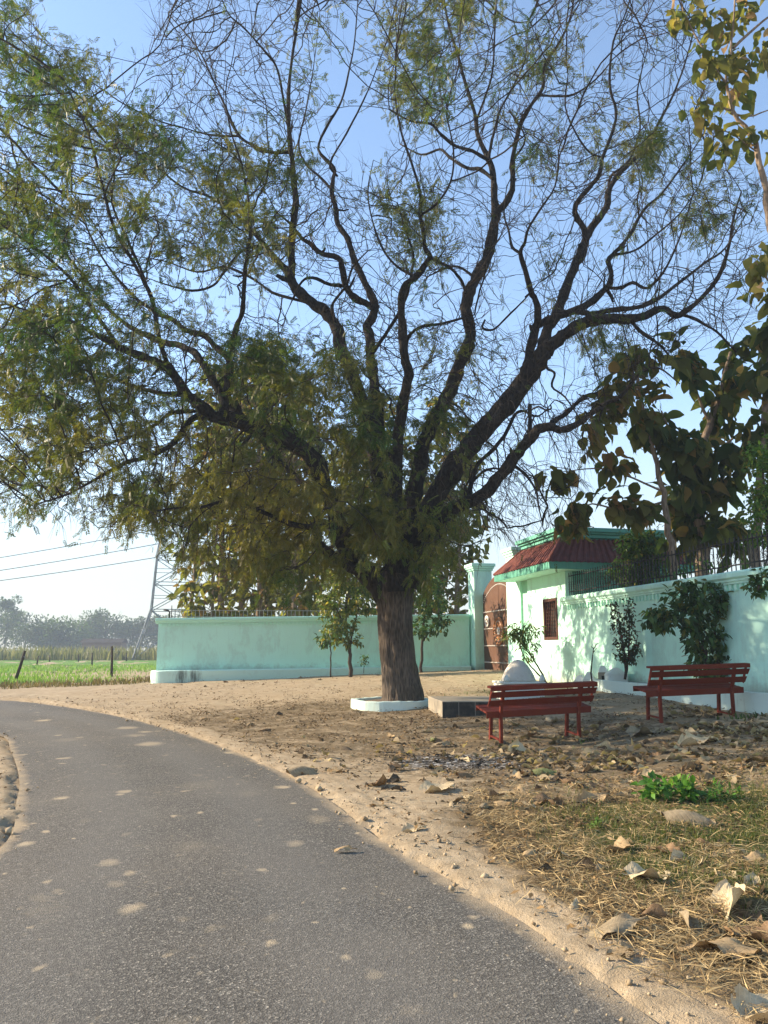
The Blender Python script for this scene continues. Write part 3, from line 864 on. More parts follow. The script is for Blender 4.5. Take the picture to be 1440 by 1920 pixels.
# limbs: (photo x, photo y, radius m) along each, depth offset at start and end
LIMBS = [
 # A: the long left bough
 ([(742, 1150, .34), (722, 1108, .30), (690, 1078, .27), (663, 1041, .25), (640, 1005, .24), (628, 958, .23), (611, 924, .225), (600, 885, .22), (582, 855, .215), (540, 827, .21), (498, 808, .20), (440, 788, .185), (400, 780, .17), (373, 758, .155), (348, 738, .14), (334, 716, .13), (318, 691, .12), (295, 680, .11), (262, 667, .10), (225, 652, .085), (185, 630, .07), (140, 606, .055), (80, 590, .035), (10, 570, .02)], 0, -2.2),
 ([(418, 780, .12), (424, 745, .115), (430, 700, .11), (427, 672, .10), (407, 652, .085), (379, 627, .075), (348, 619, .07), (323, 599, .06), (290, 585, .05), (240, 545, .04), (190, 480, .03), (150, 400, .02)], -.9, 1.5),
 ([(427, 672, .085), (434, 647, .08), (445, 610, .07), (454, 585, .065), (457, 549, .06), (459, 516, .055), (463, 480, .045), (470, 430, .035), (465, 370, .025)], -.8, -2.2),
 ([(400, 783, .09), (379, 780, .085), (357, 788, .08), (337, 819, .07), (315, 838, .06), (282, 855, .055), (240, 866, .045), (185, 895, .035), (130, 925, .025), (70, 945, .015)], -.9, -3.2),
 ([(350, 740, .075), (309, 738, .07), (282, 733, .06), (240, 720, .05), (190, 700, .04), (120, 690, .025), (40, 700, .015)], -1.2, 1.6),
 ([(380, 770, .05), (323, 774, .05), (295, 794, .045), (268, 810, .04), (210, 830, .03), (150, 850, .02)], -1, .6),
 ([(470, 800, .12), (440, 770, .12), (405, 722, .115), (385, 690, .11), (365, 662, .105), (337, 649, .10), (304, 641, .09), (276, 630, .08), (240, 610, .07), (200, 575, .055), (150, 510, .04), (90, 440, .03), (20, 410, .02)], .3, 3.5),
 ([(318, 691, .06), (300, 640, .055), (285, 560, .05), (255, 500, .045), (215, 430, .038), (190, 340, .03), (165, 250, .022), (120, 150, .015)], -1.6, -4.0),
 ([(225, 652, .05), (180, 590, .045), (130, 520, .038), (60, 460, .03), (0, 420, .02), (-70, 380, .015)], -2.0, -4.2),
 ([(290, 585, .04), (270, 520, .038), (235, 440, .034), (210, 380, .03), (215, 320, .022), (200, 270, .015)], .5, -1.5),
 ([(612, 930, .10), (580, 915, .10), (548, 888, .09), (520, 862, .08), (500, 838, .07), (480, 815, .06), (440, 830, .045), (390, 850, .03)], .2, 2.0),
 ([(632, 985, .085), (590, 988, .08), (549, 983, .07), (513, 968, .06), (465, 950, .05), (420, 940, .042), (375, 952, .034), (310, 955, .024), (240, 975, .015)], -.3, -2.6),
 ([(692, 1082, .16), (658, 1063, .15), (636, 1049, .14), (611, 1033, .12), (591, 1013, .105)], -.2, -1.0),
 # B: up to the left
 ([(738, 1110, .28), (728, 1020, .25), (716, 950, .23), (706, 880, .215), (694, 800, .20), (680, 755, .19), (658, 694, .18), (638, 650, .175), (630, 611, .165), (610, 586, .16), (585, 567, .155), (560, 547, .15), (547, 528, .14), (538, 508, .115), (516, 486, .09), (497, 461, .075), (470, 430, .06), (440, 400, .05), (395, 370, .04), (340, 350, .03), (280, 300, .02)], .4, 1.4),
 ([(547, 528, .11), (547, 500, .105), (547, 461, .10), (550, 419, .095), (555, 378, .09), (552, 345, .085), (549, 310, .08), (545, 280, .07), (541, 220, .06), (542, 165, .05), (550, 90, .04), (565, 0, .03), (580, -110, .02)], .9, -.5),
 ([(545, 285, .055), (505, 285, .05), (470, 270, .046), (445, 250, .042), (420, 195, .036), (395, 140, .03), (370, 90, .024), (315, 25, .016)], .8, 2.6),
 ([(450, 255, .035), (415, 255, .032), (380, 250, .026), (345, 240, .018)], 1.2, 2.2),
 ([(541, 240, .042), (532, 190, .038), (520, 130, .034), (500, 100, .03), (460, 55, .024), (425, 20, .018), (400, -60, .012)], .6, -1.8),
 ([(620, 600, .05), (585, 572, .05), (548, 560, .045), (510, 548, .042), (470, 520, .04), (420, 500, .035), (370, 510, .03), (310, 490, .022), (250, 480, .015)], .8, 3.0),
 ([(497, 461, .045), (455, 470, .042), (420, 510, .04), (400, 535, .036), (360, 545, .03), (300, 530, .02)], 1.3, -.6),
 # C: centre left
 ([(740, 1110, .24), (722, 960, .20), (712, 850, .18), (708, 770, .165), (703, 730, .155), (698, 694, .15), (694, 665, .145), (694, 633, .14), (688, 612, .135), (699, 592, .13), (703, 570, .125), (691, 545, .11), (677, 514, .10), (661, 478, .09), (652, 447, .085), (633, 419, .08), (630, 392, .075), (622, 361, .07), (625, 335, .06), (626, 315, .055), (597, 280, .045), (614, 235, .04), (640, 190, .034), (655, 130, .028), (665, 75, .022), (672, -10, .015)], .9, 2.4),
 ([(702, 580, .10), (684, 569, .10), (658, 553, .095), (647, 533, .09), (641, 500, .085), (633, 483, .08), (602, 475, .075), (583, 458, .065), (565, 445, .05), (545, 420, .035), (520, 400, .02)], 1.2, -.4),
 ([(648, 536, .055), (632, 535, .055), (616, 533, .05), (586, 521, .045), (566, 528, .04), (550, 560, .03)], 1.0, .5),
 ([(622, 355, .045), (599, 331, .04), (574, 308, .035), (560, 270, .03), (575, 200, .024), (590, 110, .016), (600, 20, .012)], 2.0, 3.6),
 ([(633, 331, .04), (619, 306, .036), (650, 250, .03), (690, 170, .022), (720, 90, .015)], 1.8, 0.5),
 ([(630, 605, .045), (622, 575, .042), (640, 548, .038), (650, 535, .034), (662, 500, .026), (690, 470, .018)], .6, -1),
 ([(694, 669, .06), (722, 628, .055), (744, 594, .05), (760, 560, .045), (768, 530, .04), (775, 480, .03), (760, 430, .024), (745, 380, .016)], .7, -1.8),
 # D: centre
 ([(745, 1110, .24), (742, 950, .18), (744, 850, .16), (752, 780, .145), (761, 730, .135), (766, 697, .125), (757, 658, .12), (755, 614, .11), (752, 572, .10), (758, 539, .095), (780, 519, .085), (799, 494, .075), (806, 480, .065), (797, 465, .06), (794, 433, .055), (788, 400, .05), (788, 361, .04), (770, 300, .03), (750, 240, .022), (740, 170, .014)], -.4, -2.4),
 ([(765, 690, .05), (762, 644, .05), (774, 622, .046), (797, 611, .042), (822, 608, .038), (855, 600, .03), (890, 590, .02)], -.5, -1.5),
 ([(806, 482, .045), (824, 492, .042), (847, 505, .04), (866, 528, .042), (876, 556, .046)], -1.2, .5),
 ([(788, 405, .035), (820, 380, .03), (845, 340, .026), (850, 280, .02), (835, 210, .014)], -2, -3.4),
 ([(780, 519, .04), (745, 500, .038), (720, 470, .032), (700, 420, .026), (690, 360, .02), (700, 300, .014)], -.8, 1.6),
 # E: centre right, tall
 ([(752, 1100, .28), (768, 990, .24), (780, 905, .22), (797, 830, .205), (820, 775, .195), (846, 730, .185), (860, 690, .18), (872, 661, .175), (882, 633, .17), (879, 605, .165), (874, 578, .165), (880, 547, .165), (893, 522, .16), (909, 492, .155), (920, 461, .15), (926, 422, .14), (930, 398, .13), (926, 372, .11), (926, 344, .10), (921, 312, .085), (912, 290, .075), (896, 253, .065), (891, 216, .058), (875, 164, .05), (859, 105, .04), (838, 32, .03), (825, -70, .02)], .2, 1.2),
 ([(930, 400, .10), (948, 381, .10), (960, 355, .09), (961, 328, .08), (962, 295, .07), (975, 237, .062), (997, 195, .055), (1018, 164, .05), (1020, 125, .042), (1049, 79, .034), (1070, 30, .026), (1085, -60, .016)], .6, -1.2),
 ([(1010, 178, .035), (1040, 180, .034), (1076, 177, .03), (1118, 148, .022), (1150, 110, .015)], .0, -1.5),
 ([(924, 335, .06), (900, 318, .06), (875, 315, .055), (843, 295, .05), (825, 280, .042), (790, 290, .03), (750, 270, .02)], .7, 2.6),
 ([(915, 300, .05), (885, 283, .05), (854, 274, .045), (828, 253, .042), (807, 232, .036), (770, 227, .028), (730, 205, .018)], .6, -1.6),
 ([(915, 305, .05), (921, 270, .048), (930, 235, .044), (938, 206, .04), (955, 175, .034), (968, 150, .03), (985, 110, .022), (990, 40, .014)], .7, 2.8),
 ([(894, 225, .035), (910, 180, .032), (923, 137, .028), (928, 53, .022), (932, -40, .014)], .8, -1.0),
 ([(962, 300, .035), (985, 260, .03), (960, 215, .024), (950, 210, .02)], .4, 1.0),
 ([(893, 522, .04), (860, 500, .036), (830, 505, .03), (800, 520, .02)], .2, 1.6),
 ([(909, 600, .03), (905, 615, .034), (925, 618, .03), (950, 595, .026), (985, 560, .02), (1010, 530, .012)], .2, -1.6),
 # G: the big right bough
 ([(762, 1095, .30), (782, 1035, .285), (797, 985, .28), (812, 945, .275), (835, 900, .27), (862, 860, .265), (893, 822, .26), (925, 786, .255), (955, 752, .25), (982, 716, .245), (1002, 688, .24), (1018, 662, .22), (1034, 648, .18), (1062, 625, .165), (1090, 608, .155), (1118, 600, .145), (1150, 597, .13), (1180, 598, .115), (1210, 592, .095), (1245, 578, .08), (1268, 592, .07), (1303, 570, .06), (1345, 523, .048), (1366, 464, .038), (1375, 410, .028), (1390, 360, .016)], -.2, -2.6),
 ([(1008, 680, .17), (1021, 639, .16), (1030, 612, .15), (1046, 583, .145), (1058, 547, .14), (1076, 503, .135), (1090, 475, .13), (1098, 450, .12), (1110, 425, .105), (1137, 390, .095), (1141, 358, .09), (1156, 333, .08), (1172, 315, .07), (1208, 280, .055), (1234, 232, .045), (1266, 169, .034), (1290, 100, .024), (1310, 20, .014)], -.1, 1.8),
 ([(1098, 450, .09), (1097, 435, .088), (1084, 411, .08), (1077, 394, .075), (1085, 375, .07), (1107, 350, .062), (1123, 328, .056), (1130, 296, .05), (1150, 243, .044), (1155, 206, .04), (1143, 158, .034), (1150, 79, .028), (1175, 20, .022), (1195, -60, .014)], .2, -1.0),
 ([(1141, 358, .05), (1146, 330, .045), (1180, 300, .038), (1200, 240, .03), (1195, 170, .024), (1215, 90, .016)], 1, 3.0),
 ([(1130, 296, .03), (1105, 285, .03), (1080, 250, .025), (1060, 200, .02), (1065, 140, .014)], .3, -1.6),
 ([(985, 700, .12), (992, 665, .115), (1004, 619, .11), (1009, 596, .095), (1006, 567, .085), (996, 547, .08), (987, 514, .07), (976, 475, .055), (984, 455, .04), (990, 430, .034), (1012, 394, .028), (1040, 350, .02), (1050, 290, .012)], -.2, -2.2),
 ([(976, 475, .04), (960, 463, .036), (954, 433, .03), (945, 400, .022), (950, 350, .014)], -1.3, -.2),
 ([(1008, 610, .11), (1034, 598, .11), (1059, 589, .105), (1082, 580, .10), (1107, 567, .095), (1132, 544, .085), (1143, 534, .08), (1146, 511, .07), (1140, 490, .065), (1148, 478, .06), (1166, 460, .055), (1184, 436, .05), (1198, 408, .045), (1215, 385, .04), (1240, 364, .034), (1280, 310, .026), (1320, 250, .016)], -.3, 1.2),
 ([(1082, 584, .075), (1107, 588, .075), (1146, 582, .07), (1187, 577, .065), (1220, 568, .06), (1250, 548, .052), (1276, 528, .045), (1324, 491, .036), (1360, 465, .028), (1400, 400, .016)], -.4, 2.4),
 ([(1140, 540, .05), (1165, 539, .05), (1187, 530, .045), (1215, 540, .04), (1250, 500, .03), (1280, 430, .022), (1300, 360, .014)], .2, -1.8),
 ([(1150, 478, .035), (1190, 470, .032), (1230, 440, .026), (1275, 400, .018), (1310, 350, .012)], .5, -1.2),
 ([(1250, 585, .045), (1292, 594, .04), (1319, 607, .034), (1345, 623, .028), (1380, 660, .016)], -1.8, -3.2),
 ([(1180, 600, .05), (1205, 625, .045), (1240, 650, .034), (1270, 690, .022), (1290, 730, .012)], -1.2, .6),
 ([(1198, 408, .025), (1195, 370, .024), (1205, 340, .02), (1190, 300, .014)], .6, 1.8),
 # J: low right bough
 ([(775, 1085, .20), (795, 1045, .19), (807, 1018, .185), (818, 990, .18), (835, 966, .175), (855, 955, .17), (882, 941, .165), (910, 924, .16), (929, 902, .15), (949, 879, .145), (966, 854, .14), (991, 827, .13), (1008, 807, .12), (1029, 801, .11), (1054, 806, .08), (1082, 796, .07), (1107, 777, .062), (1135, 757, .055), (1165, 742, .045), (1200, 700, .034), (1235, 690, .022), (1275, 720, .014)], -.4, -3.0),
 ([(1029, 801, .07), (1045, 785, .068), (1062, 775, .062), (1080, 757, .055), (1104, 741, .05), (1140, 735, .044), (1180, 715, .034), (1220, 660, .024), (1250, 630, .014)], -1.2, 1.0),
 ([(993, 815, .06), (994, 785, .055), (993, 758, .05)], -1.1, -1.1),
 ([(878, 940, .075), (884, 902, .07), (896, 871, .06), (924, 843, .055), (946, 816, .048), (966, 777, .04), (982, 771, .034), (1010, 780, .024), (1040, 750, .014)], -.7, .6),
 ([(884, 905, .04), (905, 885, .036), (925, 878, .03), (935, 880, .02)], -.6, -1.4),
 ([(960, 870, .04), (985, 890, .034), (1005, 920, .028), (1010, 950, .02), (1018, 985, .012)], -1.0, -1.8),
 ([(1022, 660, .04), (1025, 690, .036), (1040, 700, .03), (1035, 725, .026), (1060, 745, .02), (1090, 790, .012)], -.3, -2.0),
]
NX = []; NRAD = []; NPAR = []
limb_objs = []
knots = []
for li, (pts, d0, d1) in enumerate(LIMBS):
    n = len(pts)
    P = np.array([at(p[0], p[1], TREE_Y + d0 + (d1 - d0) * (k / (n - 1)) ** 1.2) for k, p in enumerate(pts)])
    Rr = np.array([p[2] for p in pts])
    P, Rr = smooth_path(P, Rr * .92, 4, 0.06, li)
    r2 = Rr * (1 + 0.06 * np.sin(np.arange(len(Rr)) * 0.9 + li))
    V, Q = tube(P + TO, r2, 12 if Rr[0] > .08 else 7, rough=0.22, seed=li)
    sd_ = 12 if Rr[0] > .08 else 7
    V = np.vstack([V, (P[-1] + TO)[None]])
    cap = np.array([[len(V) - 1 - sd_ + k, len(V) - 1 - sd_ + (k + 1) % sd_, len(V) - 1] for k in range(sd_)])
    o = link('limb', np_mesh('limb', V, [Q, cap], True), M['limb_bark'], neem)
    limb_objs.append(o)
    # skeleton nodes for the finer growth
    st = 0 if d0 == 0 or pts[0][1] < 1000 else 6
    for k in range(st, len(P)):
        NX.append(P[k]); NRAD.append(Rr[k])

# trunk with flare, buttress and bark ridges
gz0 = g1(.46, TREE_Y)
tp = [(760, 1322, .56), (757, 1308, .49), (753, 1285, .455), (748, 1250, .43), (743, 1200, .415), (741, 1160, .42), (740, 1125, .45), (741, 1100, .44), (744, 1075, .36)]
P = np.array([at(x, y, TREE_Y) for x, y, r in tp]); P[0, 2] -= .25
Pt, Rt = smooth_path(P, [r for _, _, r in tp], 10)
sides = 72
V, Q = tube(Pt, Rt, sides)
V = V.reshape(len(Pt), sides, 3)
ang = np.arange(sides) / sides * 2 * math.pi
zz = Pt[:, 2][:, None]
hgt = np.clip(1 - (zz - gz0) / .7, 0, 1) ** 2
A2 = np.tile(ang, (len(Pt), 1))
ridge = np.abs(vnoise(A2 * 7.0 + 2.5 * vnoise(A2 * 1.5, zz * 2 + 0 * A2, 3), zz * 1.5 + 0 * A2, 1) - .5) * 2
rough_ = 1 + (ridge - .5) * .10 + (fbm(A2 * 3.2, zz * 5 + 0 * A2, 9) - .5) * .10 + hgt * .20 * np.clip(np.sin(A2 * 3 + .6), -.4, 1)
V = Pt[:, None] + (V - Pt[:, None]) * rough_[..., None]
o = link('trunk', np_mesh('trunk', V.reshape(-1, 3) + TO, [Q], True), M['neem_bark'], neem)

# crown map in photo pixels: outline, thin places, leafy places
CROWN = [(-180, 900), (-240, 400), (-150, 20), (10, -20), (100, 70), (170, 120), (240, 170), (300, 225), (285, 130), (290, 0), (330, -150), (560, -300), (690, -250), (720, -120), (760, -260), (1000, -330), (1200, -260), (1320, -80), (1315, 150), (1335, 260), (1425, 350), (1425, 480), (1395, 600), (1300, 650), (1230, 710), (1130, 770), (1090, 880), (1040, 1000), (930, 1015), (890, 955), (840, 1010), (800, 1085), (640, 1080), (500, 1075), (380, 1040), (250, 1000), (150, 985), (50, 955), (-40, 930)]
GAPS = [(690, 230, 38, 130), (968, 500, 34, 60), (590, 640, 45, 60), (1050, 700, 45, 50), (905, 860, 20, 50), (240, 120, 40, 80), (1010, 860, 60, 40), (1330, 680, 70, 40), (830, 560, 30, 40), (645, 120, 22, 120), (690, 60, 25, 110), (960, 600, 30, 40), (1060, 440, 25, 60)]
GREEN = [(50, 80, 80, 70, 1.0), (120, 170, 80, 70, 1.0), (60, 300, 110, 110, .6), (200, 250, 90, 70, .95), (130, 450, 130, 120, .7), (40, 600, 100, 160, .55), (200, 600, 120, 90, .6), (100, 760, 130, 130, .8), (150, 900, 130, 80, .9), (270, 900, 110, 90, .8), (300, 420, 90, 90, .5), (420, 330, 80, 70, .8), (520, 370, 60, 90, .9), (400, 450, 80, 80, .5), (520, 480, 50, 60, .5), (330, 560, 80, 60, .45),
         (530, 710, 90, 70, 1.2), (460, 740, 70, 80, .9), (600, 760, 80, 90, .65), (430, 900, 110, 110, 1.0), (330, 985, 110, 60, .9), (480, 1015, 120, 60, .9), (60, 850, 90, 90, .8), (200, 780, 100, 80, .7), (250, 330, 100, 100, .5), (60, 480, 90, 90, .5), (560, 930, 100, 110, .65), (690, 830, 90, 120, .85), (770, 880, 80, 150, .9), (820, 730, 60, 90, .7), (700, 980, 90, 90, .85), (780, 1010, 70, 70, .7), (860, 680, 50, 50, .7), (660, 1050, 60, 60, .6), (870, 800, 40, 60, .6),
         (790, 110, 90, 90, .75), (760, 210, 70, 50, .6), (900, 70, 70, 70, .5), (980, 130, 80, 80, .42), (850, 40, 80, 60, .5), (560, 170, 60, 90, .28), (630, 130, 60, 120, .25), (1160, 270, 60, 60, .5), (1200, 300, 60, 40, .5), (1000, 300, 50, 50, .35), (740, 390, 50, 60, .55), (740, 440, 60, 50, .5), (1330, 380, 60, 50, .5), (1290, 420, 60, 60, .4), (1190, 460, 60, 60, .35), (1150, 640, 60, 50, .7), (1120, 170, 100, 120, .25), (820, 420, 60, 60, .3), (1000, 480, 60, 50, .22), (980, 950, 60, 60, .05), (800, 480, 40, 40, .6), (1220, 340, 80, 70, .3)]


def green_at(px, py):
    return gauss_map(px, py, GREEN)


def px_of(P):
    rel = P - np.array([0, 0, CAM_H])
    f_ = rel[:, 1] * CPn + rel[:, 2] * SPn
    u_ = -rel[:, 1] * SPn + rel[:, 2] * CPn
    return 720 + FPX * rel[:, 0] / f_, 960 - FPX * u_ / f_


# attraction points fill the crown volume
g = np.random.default_rng(101)
N0 = 25000
ax = g.uniform(-260, 1440, N0); ay = g.uniform(-340, 1090, N0)
ok = in_poly(ax, ay, CROWN)
for (cx_, cy_, rx_, ry_) in GAPS:
    inside_ = ((ax - cx_) / rx_) ** 2 + ((ay - cy_) / ry_) ** 2 < 1
    ok &= ~(inside_ & (g.random(N0) < .88))
ok &= ~((ay < 640) & (ax > 300) & (fbm(ax / 95, ay / 95, 311, 2) < .40) & (g.random(N0) < .85))
ok &= ~((ay < 560) & (g.random(N0) < .15))
ax, ay = ax[ok], ay[ok]
rel = np.clip(((ax - 680) / 830) ** 2 + ((ay - 480) / 760) ** 2, 0, 1)
dep = TREE_Y + g.normal(0, 2.7, len(ax)) * np.sqrt(1 - 0.6 * rel) - 1.2 * (ax < 300)
dep = np.clip(dep, 12.3, 25)
ATT = np.array([at(a, b, c) for a, b, c in zip(ax, ay, dep)])

NX = np.array(NX); n0 = len(NX)
NPAR = np.full(n0, -1); NRAD = np.array(NRAD)
nodes = [NX]; par = [NPAR]
pos = NX
STEP, KILL = 0.25, 0.36
bd = np.full(len(ATT), 1e9); bi = np.zeros(len(ATT), int)


def nearest_update(lo, hi):
    global bd, bi
    for s in range(lo, hi, 400):
        d_ = np.linalg.norm(ATT[:, None] - pos[None, s:min(s + 400, hi)], axis=2)
        m_ = d_.argmin(1); v_ = d_[np.arange(len(ATT)), m_]
        c_ = v_ < bd
        bd[c_] = v_[c_]; bi[c_] = m_[c_] + s


nearest_update(0, n0)
parent = NPAR.copy()
FORK = np.array(at(745, 1000, TREE_Y))
ndir = np.zeros((n0, 3))
for it in range(70):
    act = (bd > KILL) & (bd < 2.6)
    if not act.any(): break
    src = bi[act]
    dv = unit(ATT[act] - pos[src])
    us, inv = np.unique(src, return_inverse=True)
    acc = np.zeros((len(us), 3)); np.add.at(acc, inv, dv)
    acc = unit(acc)
    acc = unit(acc + 0.60 * ndir[us] + g.normal(0, .16, acc.shape) + .22 * unit(pos[us] - FORK))
    new = pos[us] + acc * STEP
    lo = len(pos)
    pos = np.vstack([pos, new]); parent = np.r_[parent, us]; ndir = np.vstack([ndir, acc])
    nearest_update(lo, len(pos))
    ATTm = bd > KILL
    ATT = ATT[ATTm]; bd = bd[ATTm]; bi = bi[ATTm]
    if len(pos) > 45000: break
nn = len(pos)
# drop immediate duplicates, pipe-model radii
rad2 = np.zeros(nn); child = np.zeros(nn, int)
tipr = 0.0075
for k in range(nn - 1, n0 - 1, -1):
    if child[k] == 0: rad2[k] = tipr ** 2.2
    rad2[parent[k]] += rad2[k]; child[parent[k]] += 1
R_ = rad2 ** (1 / 2.2)
seg = np.arange(n0, nn)
pa = parent[seg]
ra = np.minimum(np.where(pa < n0, np.minimum(NRAD[np.minimum(pa, n0 - 1)], R_[seg] * 1.15), R_[pa]), .09)
ra = np.where(pa < n0, np.minimum(ra, R_[seg] * 1.15), np.minimum(ra, R_[seg] * 1.3)); rb = np.minimum(R_[seg], .09)
thick = rb > .018
Vs, Qs = [], []; off = 0
for msk, sd_ in ((thick, 6), (~thick, 4)):
    V, Q = seg_tubes(pos[pa[msk]], pos[seg[msk]], ra[msk], rb[msk], sd_)
    Vs.append(V); Qs.append(Q + off); off += len(V)
gs = np.random.default_rng(404)
for q in gs.choice(np.where((NRAD > .05) & (NRAD < .2))[0], 70, replace=False):
    d_ = unit(gs.normal(0, 1, 3) + np.array([0, -.2, .3])); r_ = NRAD[q] * gs.uniform(.22, .5); l_ = NRAD[q] + gs.uniform(.06, .40)
    V, Q = tube(np.array([NX[q], NX[q] + d_ * l_ * .6, NX[q] + d_ * l_ + gs.normal(0, .03, 3)]), [r_ * 1.3, r_, r_ * .75], 6, rough=.2, seed=int(q))
    Vs.append(V); Qs.append(Q + off); off += len(V)
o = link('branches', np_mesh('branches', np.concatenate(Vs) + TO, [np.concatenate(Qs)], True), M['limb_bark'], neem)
o['kind'] = 'stuff'

# twigs on the thin wood
cand = seg[rb < .016]
pxy = px_of(pos[cand])
gm = green_at(*pxy)
rep = np.where(child[cand] == 0, 3, g.integers(0, 2, len(cand)))
src = np.repeat(cand, rep); gsrc = np.repeat(gm, rep); pyy = np.repeat(pxy[1], rep); pxx = np.repeat(pxy[0], rep)
bd_ = ndir[src]
outw = unit(pos[src] - np.array(at(745, 1000, TREE_Y)))
dirs = unit(bd_ + g.normal(0, .5, (len(src), 3)) + .45 * outw)
hang = np.where((pyy > 690) & (pxx > 840), 1.9, np.where(pyy > 780, 1.1, np.where(pyy > 550, .3, -.25)))
L = g.uniform(.30, .85, len(src)) * np.where((pyy > 690) & (pxx > 840), 1.35, 1)
TVv, TQ, tp_, td_ = bent_twigs(pos[src], dirs, L, g.uniform(.0050, .0078, len(src)), hang, g)
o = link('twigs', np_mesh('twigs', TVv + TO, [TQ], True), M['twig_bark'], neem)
o['kind'] = 'stuff'

# compound leaves on the twigs where the tree is still green
lam = np.clip(gsrc, 0, 1.5) ** 1.35 * 5.4 + 0.06
clumpn = fbm(pxx / 62, pyy / 62, 87, 3)
lam = lam * np.clip(.15 + 3.4 * ss(.36, .68, clumpn), .15, 2.6) * .78
nl = np.minimum(g.poisson(lam), 13)
ts = np.repeat(np.arange(len(src)), nl)
kpos = g.integers(1, 5, len(ts))
lp = tp_[ts, kpos] + g.normal(0, .02, (len(ts), 3))
ld = unit(td_[ts, kpos] * .6 + g.normal(0, .6, (len(ts), 3)) + np.array([0, 0, -.35]))
lx, ly = px_of(lp)
sc_ = g.uniform(.13, .25, len(ts))
yel = np.clip(0.34 + 0.55 * (fbm(lx / 90, ly / 90, 61) - .5) * 2 + g.normal(0, .18, len(ts)) + .30 * np.exp(-(((lx - 480) / 260) ** 2 + ((ly - 950) / 150) ** 2)), 0, 1)[:, None]
tint = np.array([.032, .072, .013]) * (1 - yel) + np.array([.16, .135, .024]) * yel
tint = tint * g.uniform(.75, 1.25, (len(ts), 1))
leaf_mesh('crown', NEEM_T, lp + TO, ld, g.uniform(-1.2, 1.2, len(ts)), sc_, tint, M['neem_leaf'], neem, 5, False)
print('neem nodes', nn, 'twigs', len(src), 'leaves', len(ts))

# ring kerb round the trunk
kc = (0.17, 18.45); kz = g1(*kc) - .17
mb = MB()
prof = [(.80, 0), (.80, .33), (.815, .345), (.925, .345), (.94, .33), (.945, 0)]
seg_ = 64
V = []; F = []
for k in range(seg_):
    a = 2 * math.pi * k / seg_
    wob = .005 * math.sin(5 * a) + .008 * math.sin(13 * a)
    dz_ = .007 * math.sin(4 * a + 1) + .005 * math.sin(17 * a)
    for (r, z) in prof:
        V.append(((r + wob) * math.cos(a), (r + wob) * math.sin(a), z + (dz_ if z > .1 else 0)))
m_ = len(prof)
for k in range(seg_):
    for i_ in range(m_ - 1):
        F.append((k * m_ + i_, k * m_ + i_ + 1, ((k + 1) % seg_) * m_ + i_ + 1, ((k + 1) % seg_) * m_ + i_))
mb.add(V, F)
kr = empty('tree_kerb', 'round chipped whitewashed kerb ring set around the big tree trunk', 'kerb', (kc[0], kc[1], kz))
mb.build('kerb_ring', M['kerb_paint'], kr)
mb = MB(); mb.lathe([(.83, .0), (.83, .27), (.4, .33), (.01, .33)], seg=40)
mb.build('soil', M['soil'], kr)

# ------------------------------------------------------------------ right-hand boundary: local x runs toward the viewer along the wall, y inward
RA = math.atan2(-.978, .2083)
RO = Vector((4.46, 24.6, 0))


def RW(s, t_, z=0):
    """wall frame to world: s along the wall toward the viewer, t_ out of the wall toward the yard"""
    return np.array([RO.x + .2083 * s - .978 * t_, RO.y - .978 * s - .2083 * t_, z])


COPING = [(.18, 0), (-.06, 0), (-.06, .035), (-.085, .05), (-.085, .085), (-.13, .12), (-.13, .20), (-.10, .235), (.30, .235), (.30, 0)]
rwall = empty('boundary_wall', 'mint boundary wall topped by the black iron railing, leafy shrubs before it', 'wall', RO, RA)
mb = MB(); mb.box(3.055, 21, 0, .22, .1, 2.70)
mb.build('wall_body', M['mint'], rwall)
mb = MB(); mb.profile([(y, z + 2.703) for y, z in COPING], 2.93, 21)
mb.build('coping', M['mint'], rwall, bevel=.008)
mb = MB()
for k in range(118): mb.box(3.15 + k * .15, 3.15 + k * .15 + .075, -.045, -.002, 2.585, 2.70)
o = mb.build('dentil_row', M['mint_trim'], rwall); o['kind'] = 'stuff'

# planter ledge along the wall foot: bent in plan
mb = MB()
front = [(5.2, .22), (5.55, .62), (7.2, .60), (9.2, .50), (11.3, .38), (14, .34), (21, .34)]
fp, _ = smooth_path(np.array([(a, b, 0) for a, b in front]), np.ones(len(front)), 5)
ztop = .765
V = []; F = []
for k, (s_, t_, _z) in enumerate(fp):
    zt = ztop - .012 * (s_ - 11) * .3
    V += [(s_, -t_, .0), (s_, -t_, zt), (s_, -t_ + .12, zt), (s_, -t_ + .12, .0)]
for k in range(len(fp) - 1):
    a = k * 4; b = a + 4
    F += [(a, b, b + 1, a + 1), (a + 1, b + 1, b + 2, a + 2), (a + 2, b + 2, b + 3, a + 3)]
F += [(0, 1, 2, 3)]
mb.add(V, F)
pl = empty('planter_kerb', 'low pale mint planter kerb along the foot of the railed wall', 'kerb', RO, RA)
mb.build('kerb', M['kerb_paint'], pl, bevel=.01)
mb = MB()
V = []; F = []
for k, (s_, t_, _z) in enumerate(fp):
    zt = ztop - .012 * (s_ - 11) * .3 - .05
    V += [(s_, -t_ + .10, zt), (s_, -.001, zt + .02)]
for k in range(len(fp) - 1): F.append((2 * k, 2 * k + 2, 2 * k + 3, 2 * k + 1))
mb.add(V, F)
mb.build('soil', M['soil'], pl)

